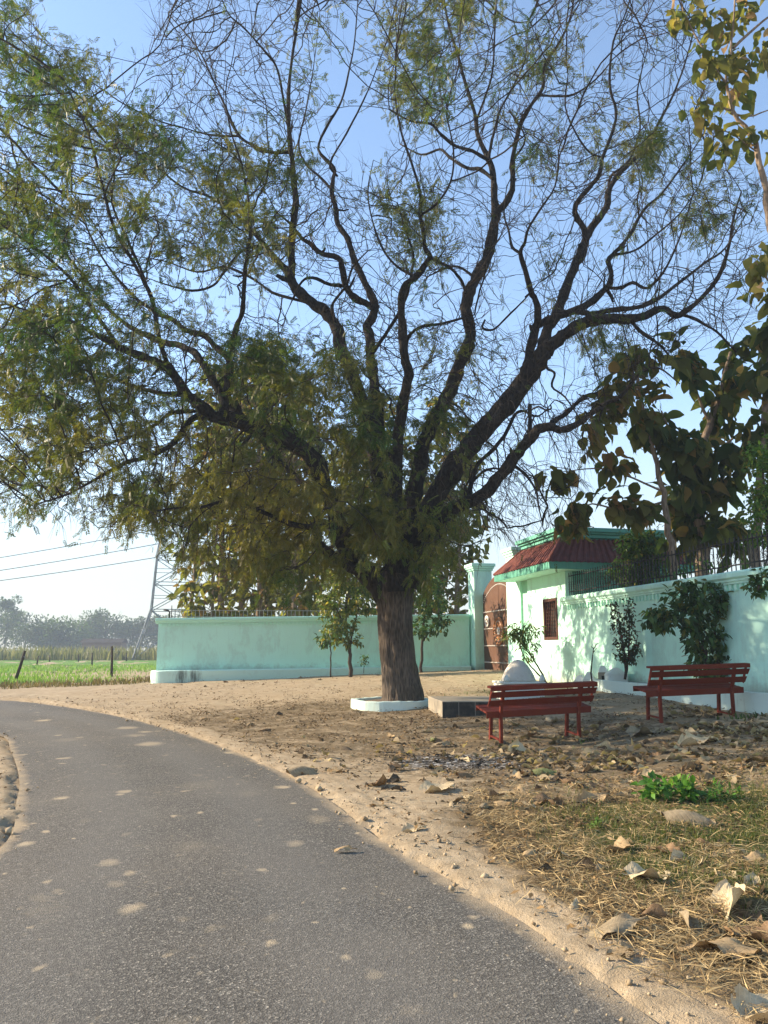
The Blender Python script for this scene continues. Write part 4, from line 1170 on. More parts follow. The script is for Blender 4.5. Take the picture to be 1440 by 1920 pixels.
# black iron railing on the right wall
rr_ = empty('iron_railing', 'black iron picket railing on top of the mint wall beside the gatehouse', 'railing', RO, RA)
mb = MB()
for z in (3.06, 3.50): mb.box(3.1, 21, .075, .10, z, z + .025)
mb.build('rail', M['iron'], rr_)
mb = MB()
n = int(17.8 / .13)
for k in range(n):
    s_ = 3.15 + k * .13
    mb.box(s_, s_ + .016, .058, .074, 2.93, 3.60)
o = mb.build('picket', M['iron'], rr_); o['kind'] = 'stuff'
mb = MB()
for k in range(n):
    s_ = 3.158 + k * .13
    for zc in (3.18, 3.30): mb.tube([(s_ - .05, .066, zc - .05), (s_ - .02, .066, zc), (s_ - .05, .066, zc + .05)], .006, 5)
mb.build('scrollwork', M['iron'], rr_)['kind'] = 'stuff'

# gate pillars
def pillar(name, label, s0, s1, zb, zt, depth=.72):
    p = empty(name, label, 'pillar', RO, RA, 'gate pillars')
    m_ = MB(); m_.box(s0, s1, 0, depth, zb, zt - .28)
    m_.build('shaft', M['mint'], p, bevel=.012)
    m_ = MB()
    m_.box(s0 - .04, s1 + .04, -.04, depth + .04, zt - .277, zt - .20)
    m_.box(s0 - .08, s1 + .08, -.08, depth + .08, zt - .197, zt - .12)
    m_.box(s0 - .12, s1 + .12, -.12, depth + .12, zt - .117, zt)
    m_.build('capital', M['mint_trim'], p, bevel=.01)
    return p


pillar('gate_pillar', 'mint gate pillar joined to the end of the long wall', -5.62, -4.9, .4, 4.74)
pillar('gate_pillar', 'mint gate pillar between the brown gate and the gatehouse', -1.53, -.80, .4, 4.84)

# gate: two arched board leaves with studs, hung half way through the pillars
gate = empty('arched_gate', 'tall brown arched double gate with white studs and round emblems', 'gate', RO, RA)
GS0, GS1 = -4.89, -1.54
gw = (GS1 - GS0)


def gtop(s_):
    u_ = (s_ - GS0) / gw
    return 3.52 + .62 * math.sin(math.pi * u_) ** .8


for a, b in ((GS0, GS0 + gw / 2 - .012), (GS0 + gw / 2 + .012, GS1)):
    m_ = MB()
    nb_ = 13
    for k in range(nb_):
        x0 = a + (b - a) * k / nb_; x1 = a + (b - a) * (k + 1) / nb_ - .012
        z0 = .76
        m_.hexa([(x0, .34, z0), (x1, .34, z0), (x1, .39, z0), (x0, .39, z0), (x0, .34, gtop(x0)), (x1, .34, gtop(x1)), (x1, .39, gtop(x1)), (x0, .39, gtop(x0))])
    m_.box(a + .02, b - .02, .392, .42, .8, 3.4)
    lf = m_.build('gate_leaf', M['gate_brown'], gate)
    m_ = MB()
    for zc in (1.02, 1.62, 2.24, 2.86):
        m_.box(a + .01, b - .01, .325, .338, zc - .03, zc + .03)
    m_.build('cross_rail', M['gate_brown'], lf)
    m_ = MB()
    for zc in (1.02, 1.62, 2.24, 2.86, None):
        for k in range(17):
            x0 = a + (b - a) * (k + .5) / 17
            z = zc if zc else gtop(x0) - .33
            m_.lathe([(.028, 0), (.024, -.012), (.012, -.022), (.002, -.024)], (x0, .324 if zc else .339, z), 8, 'y')
    m_.build('stud', M['rivet'], lf)['kind'] = 'stuff'
    c_ = (a + b) / 2
    for (cx_, cz_, r_) in ((c_ - .35 if a < -4 else c_ + .45, 2.52, .22),):
        m_ = MB()
        m_.lathe([(r_, 0), (r_, -.03), (r_ - .04, -.045), (r_ - .07, -.02), (.01, -.02)], (cx_, .322, cz_), 28, 'y')
        e_ = m_.build('small_emblem', M['rivet'], lf)
        m_ = MB()
        for q in range(5):
            aa = q * 2 * math.pi / 5
            m_.lathe([(.045, 0), (.03, -.012), (.004, -.016)], (cx_ + .085 * math.cos(aa), .300, cz_ + .085 * math.sin(aa)), 10, 'y')
        m_.build('rosette', M['gate_brown'], e_)
m_ = MB()
cx_ = (GS0 + GS1) / 2; cz_ = 2.13
m_.lathe([(.52, 0), (.52, -.03), (.48, -.05), (.44, -.03), (.42, -.015), (.30, -.015), (.28, -.035), (.25, -.04), (.22, -.012), (.01, -.012)], (cx_, .322, cz_), 40, 'y')
em = m_.build('round_emblem', M['brass'], gate)
m_ = MB()
for q in range(26):
    aa = q * 2 * math.pi / 26
    m_.lathe([(.022, 0), (.016, -.012), (.003, -.018)], (cx_ + .36 * math.cos(aa), .306, cz_ + .36 * math.sin(aa)), 7, 'y')
for q in range(8):
    aa = q * math.pi / 4
    m_.lathe([(.05, 0), (.035, -.015), (.004, -.022)], (cx_ + .11 * math.cos(aa), .309, cz_ + .11 * math.sin(aa)), 9, 'y')
m_.lathe([(.05, 0), (.04, -.03), (.004, -.04)], (cx_, .309, cz_), 12, 'y')
m_.build('emblem_relief', M['rivet'], em)['kind'] = 'stuff'

# gatehouse
gh = empty('gatehouse', 'small mint gatehouse with hipped red roof and barred window beside the gate', 'gatehouse', RO, RA)
WIN = (1.48, 2.46, 1.76, 2.96)
m_ = MB()
zb, zt = .3, 3.66
m_.box(.30, WIN[0], 0, .22, zb, zt)
m_.box(WIN[1], 3.05, 0, .22, zb, zt)
m_.box(WIN[0], WIN[1], 0, .22, zb, WIN[2]); m_.box(WIN[0], WIN[1], 0, .22, WIN[3], zt)
m_.box(-.79, -.30, 0, .22, zb, zt)
m_.build('front_wall', M['mint'], gh)
m_ = MB(); m_.box(-.30, .30, .07, .20, zb, zt); m_.build('recessed_strip', M['mint_deep'], gh)
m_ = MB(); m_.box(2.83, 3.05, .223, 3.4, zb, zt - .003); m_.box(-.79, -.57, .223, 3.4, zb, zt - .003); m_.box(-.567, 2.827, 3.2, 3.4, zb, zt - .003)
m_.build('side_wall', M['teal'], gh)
m_ = MB()
x0, x1, z0, z1 = WIN
for a in ((x0, x0 + .09, z0, z1), (x1 - .09, x1, z0, z1), (x0 + .09, x1 - .09, z0, z0 + .09), (x0 + .09, x1 - .09, z1 - .09, z1)):
    m_.box(a[0], a[1], -.02, .12, a[2], a[3])
wf = m_.build('window', M['window_wood'], gh, bevel=.006)
m_ = MB()
for k in range(6):
    xx = x0 + .16 + k * (x1 - x0 - .32) / 5; m_.box(xx - .009, xx + .009, .012, .03, z0 + .09, z1 - .09)
for k in range(9):
    zz_ = z0 + .17 + k * (z1 - z0 - .34) / 8; m_.box(x0 + .09, x1 - .09, .032, .046, zz_ - .008, zz_ + .008)
m_.build('grille', M['window_wood'], wf)
m_ = MB(); m_.box(x0 + .01, x1 - .01, .16, .19, z0 + .01, z1 - .01); m_.build('pane', M['dark'], wf)
# eaves slab, fascia
ex0, ex1, ey0, ey1 = -.62, 3.62, -.70, 3.9
m_ = MB(); m_.box(ex0, ex1, ey0, ey1, 3.663, 3.73); m_.build('soffit', M['mint'], gh)
m_ = MB()
m_.box(ex0, ex1, ey0 - .04, ey0 - .001, 3.655, 3.86); m_.box(ex1 + .001, ex1 + .04, ey0 - .04, ey1, 3.655, 3.86)
m_.box(ex0 - .04, ex0 - .001, ey0 - .04, ey1, 3.655, 3.86)
k = 0
xx = ex0
while xx < ex1:
    m_.box(xx, xx + .05, ey0 - .055, ey0 - .041, 3.665, 3.85); xx += .115
yy = ey0
while yy < ey1:
    m_.box(ex1 + .041, ex1 + .055, yy, yy + .05, 3.665, 3.85); yy += .115
m_.build('fascia', M['teal'], gh)
# corrugated hipped skirt
ix0, ix1, iy0, iy1, iz = ex0 + .70, ex1 - .70, ey0 + .70, ey1 - .70, 4.58
ez = 3.83


def skirt(p0, p1, q0, q1, n, rows=3):
    p0, p1, q0, q1 = [np.array(v, float) for v in (p0, p1, q0, q1)]
    nrm = unit(np.cross(p1 - p0, q0 - p0)); nrm = nrm if nrm[2] > 0 else -nrm
    V = []; F = []
    L = np.linalg.norm(p1 - p0)
    for i in range(n + 1):
        u_ = i / n
        w_ = abs((u_ * L / .21) % 1 - .5) * 2
        h_ = .035 * (1 if w_ > .62 else 0 if w_ < .38 else (w_ - .38) / .24)
        for r in range(rows + 1):
            v_ = r / rows
            V.append((p0 + (p1 - p0) * u_) * (1 - v_) + (q0 + (q1 - q0) * u_) * v_ + nrm * (h_ + .02))
    for i in range(n):
        for r in range(rows):
            a = i * (rows + 1) + r
            F.append((a, a + rows + 1, a + rows + 2, a + 1))
    return V, F


m_ = MB()
o4 = [(ex0 - .05, ey0 - .05, ez), (ex1 + .05, ey0 - .05, ez), (ex1 + .05, ey1, ez), (ex0 - .05, ey1, ez)]
i4 = [(ix0, iy0, iz), (ix1, iy0, iz), (ix1, iy1, iz), (ix0, iy1, iz)]
for k in range(4):
    V, F = skirt(o4[k], o4[(k + 1) % 4], i4[k], i4[(k + 1) % 4], 220)
    m_.add(V, F)
rf = m_.build('roof', M['roof_red'], gh)
for k in range(4):
    m_ = MB()
    m_.tube([np.array(o4[k]) + (0, 0, .05), np.array(i4[k]) + (0, 0, .06)], .045, 8)
    m_.build('hip_ridge', M['roof_red'], rf)
m_ = MB()
for k, (g0, z0, z1) in enumerate(((.02, 4.50, 4.64), (-.06, 4.643, 4.74), (-.13, 4.743, 4.80), (-.20, 4.803, 4.92))):
    m_.box(ix0 + g0, ix1 - g0, iy0 + g0, iy1 - g0, z0, z1)
xx = ix0 + .05
while xx < ix1 - .05:
    m_.box(xx, xx + .045, iy0 - .002 - .018, iy0 + .017, 4.52, 4.635); xx += .12
m_.build('parapet', M['teal'], gh, bevel=.008)

# ------------------------------------------------------------------ long mint wall on the left
LO = np.array([-8.42, 29.0]); LR = np.array([3.27, 29.85]); LL = float(np.hypot(*(LR - LO))); LA = math.atan2(LR[1] - LO[1], LR[0] - LO[0])
lwall = empty('boundary_wall', 'long mint boundary wall with sooty scorch mark behind the big tree', 'wall', (LO[0], LO[1], 0), LA)
lz = lambda s_: .19 * s_ / LL
m_ = MB(); m_.hexa([(0, 0, .1), (LL, 0, .1), (LL, .25, .1), (0, .25, .1), (0, 0, 2.43), (LL, 0, 2.43 + lz(LL)), (LL, .25, 2.43 + lz(LL)), (0, .25, 2.43)])
m_.build('wall_body', M['mint'], lwall)
m_ = MB(); m_.profile([(y * .75 - .003, z * .85 + 2.433) for y, z in COPING], -.10, LL, 0, lz(LL))
m_.build('coping', M['mint_trim'], lwall, bevel=.008)
m_ = MB()
k = .08
while k < LL - .1:
    m_.box(k, k + .07, -.035, -.002, 2.345 + lz(k), 2.43 + lz(k)); k += .15
m_.build('dentil_row', M['mint_trim'], lwall)['kind'] = 'stuff'
# rounded plinth
m_ = MB()
pth = []
for q in range(13):
    a = rad(180 + 90 * q / 12); pth.append((.42 + .62 * math.cos(a), .10 + .62 * math.sin(a)))
pth += [(s_, -.52) for s_ in np.linspace(.9, LL - .05, 14)]
pth.insert(0, (-.20, .55))
V = []; F = []
for q, (sx_, sy_) in enumerate(pth):
    zt = .715 + .155 * max(0, sx_) / LL
    nx_ = 0; V += [(sx_, sy_, -.05), (sx_, sy_, zt - .02), (sx_ + .012, sy_ + .02, zt), (max(sx_, .02) if sy_ < -.5 else .3, -.001 if sy_ < -.5 else .15, zt + .012)]
for q in range(len(pth) - 1):
    a = q * 4; b = a + 4
    F += [(a, b, b + 1, a + 1), (a + 1, b + 1, b + 2, a + 2), (a + 2, b + 2, b + 3, a + 3)]
m_.add(V, F)
t = NT('plinth_paint_scorched')
base_c = t.mix(t.ramp(t.noise(3, 6, .7), [(.55, 0), (.8, .35)]), (0.58, 0.80, 0.72), (0.26, 0.24, 0.18))
mp = t.n('Mapping'); mp.inputs['Scale'].default_value = (1.7, .5, .8); t.l(t.co(), mp.inputs[0])
dd = []
for xc_ in (1.02, 1.50):
    cc = t.n('VectorMath'); cc.operation = 'DISTANCE'; cc.inputs[1].default_value = (xc_ * 1.7, -.26, .36); t.l(mp.outputs[0], cc.inputs[0]); dd.append(cc.outputs['Value'])
f_ = t.math('ADD', t.math('MINIMUM', dd[0], dd[1]), t.math('MULTIPLY', t.noise(4, 6, .7, (2.6, 1, .5)), 1.15))
c = t.mix(t.ramp(f_, [(.52, .95), (1.02, 0)]), base_c, (.035, .035, .035))
mpl = t.done(t.pbsdf(c, .8, t.noise(20, 5), .3, .02))
m_.build('plinth', mpl, lwall)
# pale pickets on the left wall's far end
lr_ = empty('picket_railing', 'pale picket railing above the far end of the long wall', 'railing', (LO[0], LO[1], 0), LA)
m_ = MB()
for k in range(44): m_.box(.55 + k * .15, .568 + k * .15, .205, .222, 2.60, 2.97)
m_.build('picket', M['pale_rail'], lr_)
m_ = MB(); m_.box(.4, 7.3, .228, .245, 2.93, 2.955); m_.box(.4, 7.3, .228, .245, 2.70, 2.72); m_.build('rail', M['pale_rail'], lr_)
m_ = MB(); m_.tube([(.35, .21, 2.6), (.35, .21, 2.86), (.30, .21, 2.93), (.12, .21, 2.96)], .03, 8); m_.tube([(.42, .21, 2.6), (.42, .21, 3.12)], .018, 6)
m_.build('end_bracket', M['iron'], lr_)

# ------------------------------------------------------------------ tiled platform, shrine dome, painted bricks
pz = g1(1.5, 16.4)
pf = empty('tiled_platform', 'low cement platform with dark tiled front between the tree and the bench', 'platform', (1.16, 15.75, pz - .15), rad(2))
m_ = MB(); m_.hexa([(0, .02, 0), (1.35, .02, 0), (1.2, 1.75, 0), (-.12, 1.75, 0), (0, .02, .435), (1.35, .02, .435), (1.2, 1.75, .435), (-.12, 1.75, .435)])
m_.build('platform_block', M['cement'], pf, bevel=.012)
m_ = MB(); m_.box(.005, 1.35, 0, .017, .02, .42); m_.build('tile_front', M['tile'], pf)

dx, dy_ = 3.16, 18.5
dm = empty('shrine_dome', 'weathered whitewashed dome on a small square base behind the left bench', 'shrine', (dx, dy_, g1(dx, dy_) - .05), rad(8))
m_ = MB(); m_.box(-.47, .47, -.47, .47, 0, .40); m_.box(-.50, .50, -.50, .50, .403, .45)
m_.build('base', M['white'], dm, bevel=.02)
t = NT('dome_whitewash')
c = t.mix(t.ramp(t.noise(4, 6, .7), [(.5, 0), (.72, .55)]), (.60, .57, .51), (.36, .31, .26))
c = t.mix(t.ramp(t.noise(2.3, 6, .75, (1, 1, 1), .5), [(.60, 0), (.70, .8)]), c, (.42, .20, .08))
mdm = t.done(t.pbsdf(c, .9, t.noise(14, 5), .4, .02))
m_ = MB(); m_.lathe([(.41, 0), (.40, .04), (.36, .15), (.30, .26), (.22, .375), (.14, .45), (.07, .485), (.004, .50)], (0, 0, .452), 32)
o = m_.build('dome', mdm, dm)
for a in (-1, 1):
    m_ = MB(); m_.lathe([(.06, 0), (.07, .06), (.05, .12), (.02, .16), (.002, .165)], (a * .42, -.44, .452), 10)
    m_.build('corner_knob', M['white'], dm)
m_ = MB(); m_.box(.62, .74, -.3, -.06, .02, .10); 
rb_ = m_.build('loose_brick', None, None, (dx + .15, dy_ - .5, g1(dx + .3, dy_ - .6) - .02), rad(15))
t = NT('red_brick'); mbk = t.done(t.pbsdf(t.ramp(t.noise(12, 5), [(.3, (.22, .07, .04)), (.7, (.36, .15, .09))]), .9)); rb_.data.materials.append(mbk)
tag(rb_, 'single red brick lying beside the whitewashed dome', 'brick')

bl = ['low pinkish-white pointed block at the left end of the row by the wall', 'tall pinkish-white pointed block second in the row by the wall', 'small square block with a bare brown face in the row by the wall', 'wide white pointed block at the right end of the row by the wall']
for k, (s_, t_, w_, h_, col_) in enumerate([(5.0, .62, .30, .38, 0), (5.25, .50, .30, .46, 0), (5.75, .40, .24, .40, 1), (6.25, .33, .46, .36, 0)]):
    p = RW(s_, t_)
    z_ = g1(p[0], p[1]) if k < 2 else .73
    o_ = empty('edging_block', bl[k], 'block', (p[0], p[1], z_ - .02), RA + rad(45 + 9 * k), 'painted edging blocks')
    m_ = MB(); q = w_ / 2
    m_.hexa([(-q, -q, 0), (q, -q, 0), (q, q, 0), (-q, q, 0), (-q, -q, h_ * .6), (q, -q, h_ * .6), (q, q, h_ * .6), (-q, q, h_ * .6)])
    m_.build('block', M['white'] if not col_ else M['cement'], o_, bevel=.02)
    m_ = MB(); r_ = .05
    m_.hexa([(-q, -q, h_ * .6 + .002), (q, -q, h_ * .6 + .002), (q, q, h_ * .6 + .002), (-q, q, h_ * .6 + .002), (-r_, -r_, h_), (r_, -r_, h_), (r_, r_, h_), (-r_, r_, h_)])
    m_.build('top', M['white'], o_, bevel=.015)
    if k < 3:
        m_ = MB(); m_.box(-.035, .035, -q - .004, -q + .01, .03, h_ * .4); m_.build('slot', M['dark'], o_)

# ------------------------------------------------------------------ benches
def bench(label, pl, pr, pfl):
    """pl, pr: back feet; pfl: front left foot height"""
    pl = np.array(pl); pr = np.array(pr)
    xax = unit(pr - pl)
    yax = unit(np.cross([0, 0, 1.0], xax)); yax = unit(yax + np.array([0, 0, pfl])); zax = np.cross(xax, yax)
    b = bpy.data.objects.new('park_bench', None); COL.objects.link(b); b.empty_display_size = .2
    Mx = Matrix.Identity(4)
    for r in range(3):
        Mx[r][0] = xax[r]; Mx[r][1] = yax[r]; Mx[r][2] = zax[r]; Mx[r][3] = ((pl + pr) / 2)[r]
    b.matrix_world = Mx
    tag(b, label, 'bench', 'red slatted benches', 'thing')
    w_ = np.linalg.norm(pr - pl) / 2
    e_ = w_ + .24
    rm = M['bench_red']
    for s in (-1, 1):
        m_ = MB()
        m_.bar((s * w_, 0, -.08), (s * w_, .015, .44), .05, .05, (0, 1, 0)); m_.bar((s * w_, .014, .432), (s * w_, -.10, .85), .05, .05, (0, 1, 0))
        m_.build('leg', rm, b, bevel=.004)
        m_ = MB(); m_.bar((s * w_, .40, -.08), (s * w_, .37, .43), .05, .05, (0, 1, 0)); m_.build('leg', rm, b, bevel=.004)
        m_ = MB(); m_.box(s * w_ - .02, s * w_ + .02, .028, .42, .395, .43); m_.build('seat_bearer', rm, b)
        m_ = MB(); m_.box(s * w_ - .018, s * w_ + .018, .026, .375, .005, .03); m_.build('foot_bar', rm, b)
    m_ = MB()
    for y0, z0 in ((.045, .436), (.175, .445), (.305, .462)):
        m_.hexa([(-e_, y0, z0), (e_, y0, z0), (e_, y0 + .115, z0 + .012), (-e_, y0 + .115, z0 + .012), (-e_, y0, z0 + .03), (e_, y0, z0 + .03), (e_, y0 + .115, z0 + .042), (-e_, y0 + .115, z0 + .042)])
    m_.box(-e_, e_, .018, .030, .37, .47); m_.box(-e_ + .0, e_, .425, .437, .42, .51)
    m_.build('seat', rm, b, bevel=.004)
    m_ = MB()
    for z0, z1 in ((.56, .66), (.70, .80)):
        y0 = .05 - .26 * (z0 - .43) / .42 - .0; y1 = .05 - .26 * (z1 - .43) / .42
        m_.hexa([(-e_, y0, z0), (e_, y0, z0), (e_, y0 + .025, z0), (-e_, y0 + .025, z0), (-e_, y1, z1), (e_, y1, z1), (e_, y1 + .025, z1), (-e_, y1 + .025, z1)])
    m_.box(-e_ - .01, e_ + .01, -.165, -.03, .853, .885); m_.box(-e_ - .01, e_ + .01, -.175, -.166, .815, .887)
    m_.build('backrest', rm, b, bevel=.004)
    for s in (-1, 1):
        m_ = MB(); m_.bar((s * (e_ - .03), -.005, .55), (s * (e_ - .03), -.12, .853), .012, .05, (0, 1, 0))
        m_.build('end_strap', rm, b)
    return b


def foot(px, py, D): return at(px, py, D)


bench('red slatted bench seen from behind in front of the whitewashed dome', foot(940, 1391, 12.5), foot(1086, 1381, 12.9), 0.10)
bench('red slatted bench seen from behind near the wall and leafy shrub', foot(1240, 1349, 13.2), foot(1376, 1342, 13.5), 0.06)

# ------------------------------------------------------------------ small plants
def shrub(name, label, cat, base, stems, blobs, size, tints, mat, templates, seed, droop=.4, group=None, stem_mat='twig_bark', twig=.010, spread=1.0):
    """stems: list of (points, r0, r1); blobs: (centre, radii, leaves); twigs run from the nearest stem point out to the leaves"""
    g = np.random.default_rng(seed)
    root = empty(name, label, cat, base, 0, group)
    b = np.array(base)
    Vs, Qs, off = [], [], 0
    sk = []
    tree_ = cat == 'tree'
    for q, (pts, r0, r1) in enumerate(stems):
        P = np.array(pts, float)
        P, Rr = smooth_path(P, np.linspace(r0, r1, len(P)), 4, .3, seed)
        V, Q = tube(P - b, Rr, 7 if r0 > .05 else 5)
        link(('trunk' if tree_ and q == 0 else 'branch' if tree_ else 'stem'), np_mesh('stem', V, [Q], True), M[stem_mat], root); sk.append(P)
    sk = np.concatenate(sk)
    LP, LD = [], []
    for c_, r_, n_ in blobs:
        c_ = np.array(c_); r_ = np.array(r_) * np.ones(3)
        nt_ = max(3, n_ // 9)
        e_ = c_ + unit(g.normal(0, 1, (nt_, 3))) * r_ * (g.random((nt_, 1)) ** .42)
        j = np.linalg.norm(e_[:, None] - sk[None], axis=2).argmin(1)
        a_ = sk[j]
        mid_ = (a_ + e_) / 2 + g.normal(0, .08, e_.shape) * r_ + np.array([0, 0, .08]) * r_
        for p, q in ((a_, mid_), (mid_, e_)):
            V, Q = seg_tubes(p, q, np.full(nt_, twig), np.full(nt_, twig * .6), 4); Vs.append(V); Qs.append(Q + off); off += len(V)
        per = 9
        tt_ = g.uniform(.25, 1.05, (nt_, per, 1))
        lp_ = mid_[:, None] + (e_ - mid_)[:, None] * tt_ + g.normal(0, .045 * spread, (nt_, per, 3))
        ld_ = unit((e_ - c_)[:, None] / r_ * .7 + g.normal(0, .7, (nt_, per, 3)) + np.array([0, 0, -droop]))
        LP.append(lp_.reshape(-1, 3)); LD.append(ld_.reshape(-1, 3))
    LP = np.concatenate(LP); LD = np.concatenate(LD); n_ = len(LP)
    o_ = link('twigs', np_mesh('twigs', np.concatenate(Vs), [np.concatenate(Qs)], True), M[stem_mat], root); o_['kind'] = 'stuff'
    t_ = g.random((n_, 1)) ** 1.3
    tint_ = (np.array(tints[0]) * (1 - t_) + np.array(tints[1]) * t_) * g.uniform(.75, 1.25, (n_, 1))
    if len(tints) > 2:
        q_ = g.random(n_) < .10; tint_[q_] = np.array(tints[2])
    leaf_mesh('foliage', templates, LP - b, LD, g.uniform(-1, 1, n_), size * g.uniform(.65, 1.2, n_), tint_, M[mat], root, seed)
    return root


GRN = [(.030, .075, .018), (.085, .15, .035), (.20, .18, .03)]
DKG = [(.026, .075, .022), (.085, .155, .04), (.18, .18, .04)]
YGR = [(.06, .12, .025), (.20, .22, .045), (.34, .28, .05)]

# saplings in front of the long wall
D0 = 27.6
b0 = at(657, 1252, D0); b0[2] = g1(b0[0], b0[1])
shrub('young_tree', 'young yellow-green leafy tree before the long wall beside the big trunk', 'tree', b0,
      [([b0, at(655, 1215, D0), at(648, 1170, D0), at(650, 1110, D0)], .075, .03), ([at(655, 1215, D0), at(665, 1170, D0), at(680, 1110, D0 - .3)], .04, .015), ([at(655, 1235, D0), at(660, 1190, D0), at(670, 1150, D0)], .04, .015), ([at(650, 1180, D0), at(625, 1130, D0 - .4)], .03, .012)],
      [(at(650, 1120, D0), (1.15, .9, .85), 950), (at(630, 1165, D0 - .2), (.85, .8, .6), 560), (at(690, 1110, D0), (.7, .7, .8), 420), (at(640, 1075, D0), (.8, .8, .6), 420), (at(625, 1195, D0 - .3), (.5, .5, .28), 170), (at(665, 1195, D0 - .1), (.4, .4, .35), 150)],
      .17, YGR, 'shrub_leaf', SMALL_T, 21)
b0 = at(620, 1252, 28.0); b0[2] = g1(b0[0], b0[1])
shrub('sapling', 'thin sapling with a small leafy top before the long wall', 'tree', b0, [([b0, at(620, 1225, 28), at(619, 1200, 28)], .028, .02)],
      [(at(617, 1197, 28), (.55, .4, .20), 150), (at(606, 1208, 28), (.3, .3, .12), 60)], .15, GRN, 'shrub_leaf', SMALL_T, 22)
b0 = at(790, 1247, 28.2); b0[2] = g1(b0[0], b0[1])
shrub('young_tree', 'young dark green leafy tree before the long wall, nearer the gate', 'tree', b0,
      [([b0, at(791, 1215, 28.2), at(795, 1170, 28.2), at(800, 1120, 28.2)], .06, .025), ([at(791, 1205, 28.2), at(820, 1165, 28.2)], .03, .012)],
      [(at(800, 1130, 28.2), (1.0, .8, .7), 600), (at(815, 1172, 28), (.75, .6, .4), 330), (at(790, 1180, 28.1), (.5, .5, .35), 190), (at(800, 1090, 28.4), (.8, .8, .5), 300)], .17, DKG, 'shrub_leaf', SMALL_T, 23)
b0 = at(682, 1252, 28.4); b0[2] = g1(b0[0], b0[1]) + .1
shrub('small_plant', 'tiny dark plant at the wall foot beside the big trunk', 'plant', b0, [([b0, at(683, 1235, 28.4)], .012, .008)], [(at(684, 1238, 28.4), (.22, .15, .22), 54)], .12, DKG, 'shrub_leaf', SMALL_T, 24)

# plants along the right wall
D1 = 21.9
b0 = at(1027, 1281, D1); b0[2] = g1(b0[0], b0[1])
shrub('leaning_plant', 'feathery bamboo-like plant leaning in front of the gatehouse corner', 'plant', b0,
      [([b0, at(1008, 1248, D1), at(990, 1222, D1), at(968, 1196, D1), at(956, 1186, D1)], .030, .008), ([b0, at(1002, 1256, D1), at(985, 1235, D1), at(975, 1205, D1 - .2), at(985, 1165, D1 - .2)], .028, .008), ([at(996, 1236, D1), at(1000, 1205, D1), at(1014, 1183, D1)], .012, .005)],
      [(at(982, 1182, D1), (.38, .3, .30), 330), (at(962, 1192, D1), (.36, .25, .16), 200), (at(990, 1205, D1), (.25, .25, .28), 160), (at(988, 1228, D1), (.16, .16, .16), 60), (at(1010, 1183, D1), (.16, .1, .10), 36)], .17, [(.05, .10, .02), (.14, .20, .045), (.25, .22, .05)], 'shrub_leaf', [broad_template(3, .20, d_, .15, .02, s) for s, d_ in enumerate([.2, .5])], 31)
b0 = at(1112, 1290, 18.6); b0[2] = g1(b0[0], b0[1])
bst = empty('bare_stick_plant', 'bare dark stem with a few buds standing by the painted blocks', 'plant', b0)
m_ = MB(); bb = np.array(b0)
m_.tube(np.array([b0, at(1108, 1262, 18.6), at(1110, 1240, 18.6), at(1113, 1214, 18.6)]) - bb, [.022, .018, .015, .010], 6)
m_.tube(np.array([at(1113, 1217, 18.6), at(1118, 1208, 18.6), at(1123, 1206, 18.6)]) - bb, [.012, .010, .006], 6)
m_.tube(np.array([at(1113, 1216, 18.6), at(1108, 1212, 18.6)]) - bb, [.010, .006], 6)
m_.tube(np.array([at(1112, 1224, 18.6), at(1120, 1214, 18.6)]) - bb, [.010, .005], 6)
m_.build('stem', M['twig_bark'], bst)
D1 = 17.6
b0 = at(1172, 1274, D1)
shrub('bougainvillea', 'thin upright shrub with dark sparse leaves in the planter against the wall', 'shrub', b0,
      [([b0, at(1172, 1235, D1), at(1165, 1190, D1), at(1155, 1140, D1)], .03, .008), ([b0, at(1178, 1230, D1), at(1180, 1170, D1), at(1178, 1125, D1)], .028, .007), ([at(1173, 1245, D1), at(1190, 1215, D1), at(1196, 1190, D1)], .02, .006)],
      [(at(1160, 1160, D1), (.22, .18, .35), 260), (at(1180, 1150, D1), (.14, .14, .42), 190), (at(1170, 1195, D1), (.28, .2, .30), 300), (at(1172, 1230, D1), (.26, .2, .26), 300), (at(1190, 1225, D1), (.18, .16, .22), 170), (at(1147, 1135, D1), (.10, .1, .16), 50)], .085,
      [(.035, .05, .022), (.085, .095, .04), (.16, .045, .035)], 'shrub_leaf', SMALL_T, 32, spread=.8, twig=.006)
D1 = 15.0
b0 = at(1330, 1288, D1)
shrub('broadleaf_shrub', 'big glossy dark green shrub in the planter against the railed wall', 'shrub', b0,
      [([b0, at(1325, 1250, D1), at(1318, 1200, D1), at(1300, 1140, D1)], .05, .015), ([b0, at(1345, 1240, D1), at(1340, 1180, D1), at(1360, 1110, D1)], .04, .012), ([at(1322, 1220, D1), at(1280, 1170, D1), at(1230, 1150, D1)], .025, .010)],
      [(at(1310, 1125, D1), (.62, .5, .36), 420), (at(1265, 1155, D1 - .1), (.55, .42, .30), 345), (at(1225, 1165, D1), (.28, .3, .24), 135), (at(1360, 1120, D1), (.36, .35, .34), 225), (at(1320, 1180, D1), (.50, .4, .36), 345), (at(1330, 1230, D1), (.46, .36, .36), 322), (at(1345, 1260, D1), (.42, .3, .22), 210), (at(1375, 1150, D1), (.2, .2, .28), 82), (at(1290, 1095, D1), (.3, .25, .2), 90)], .17, DKG, 'shrub_leaf', SMALL_T, 33, .6)
D1 = 16.6
b0 = at(1430, 1062, D1) + np.array([.5, .9, -2.2])
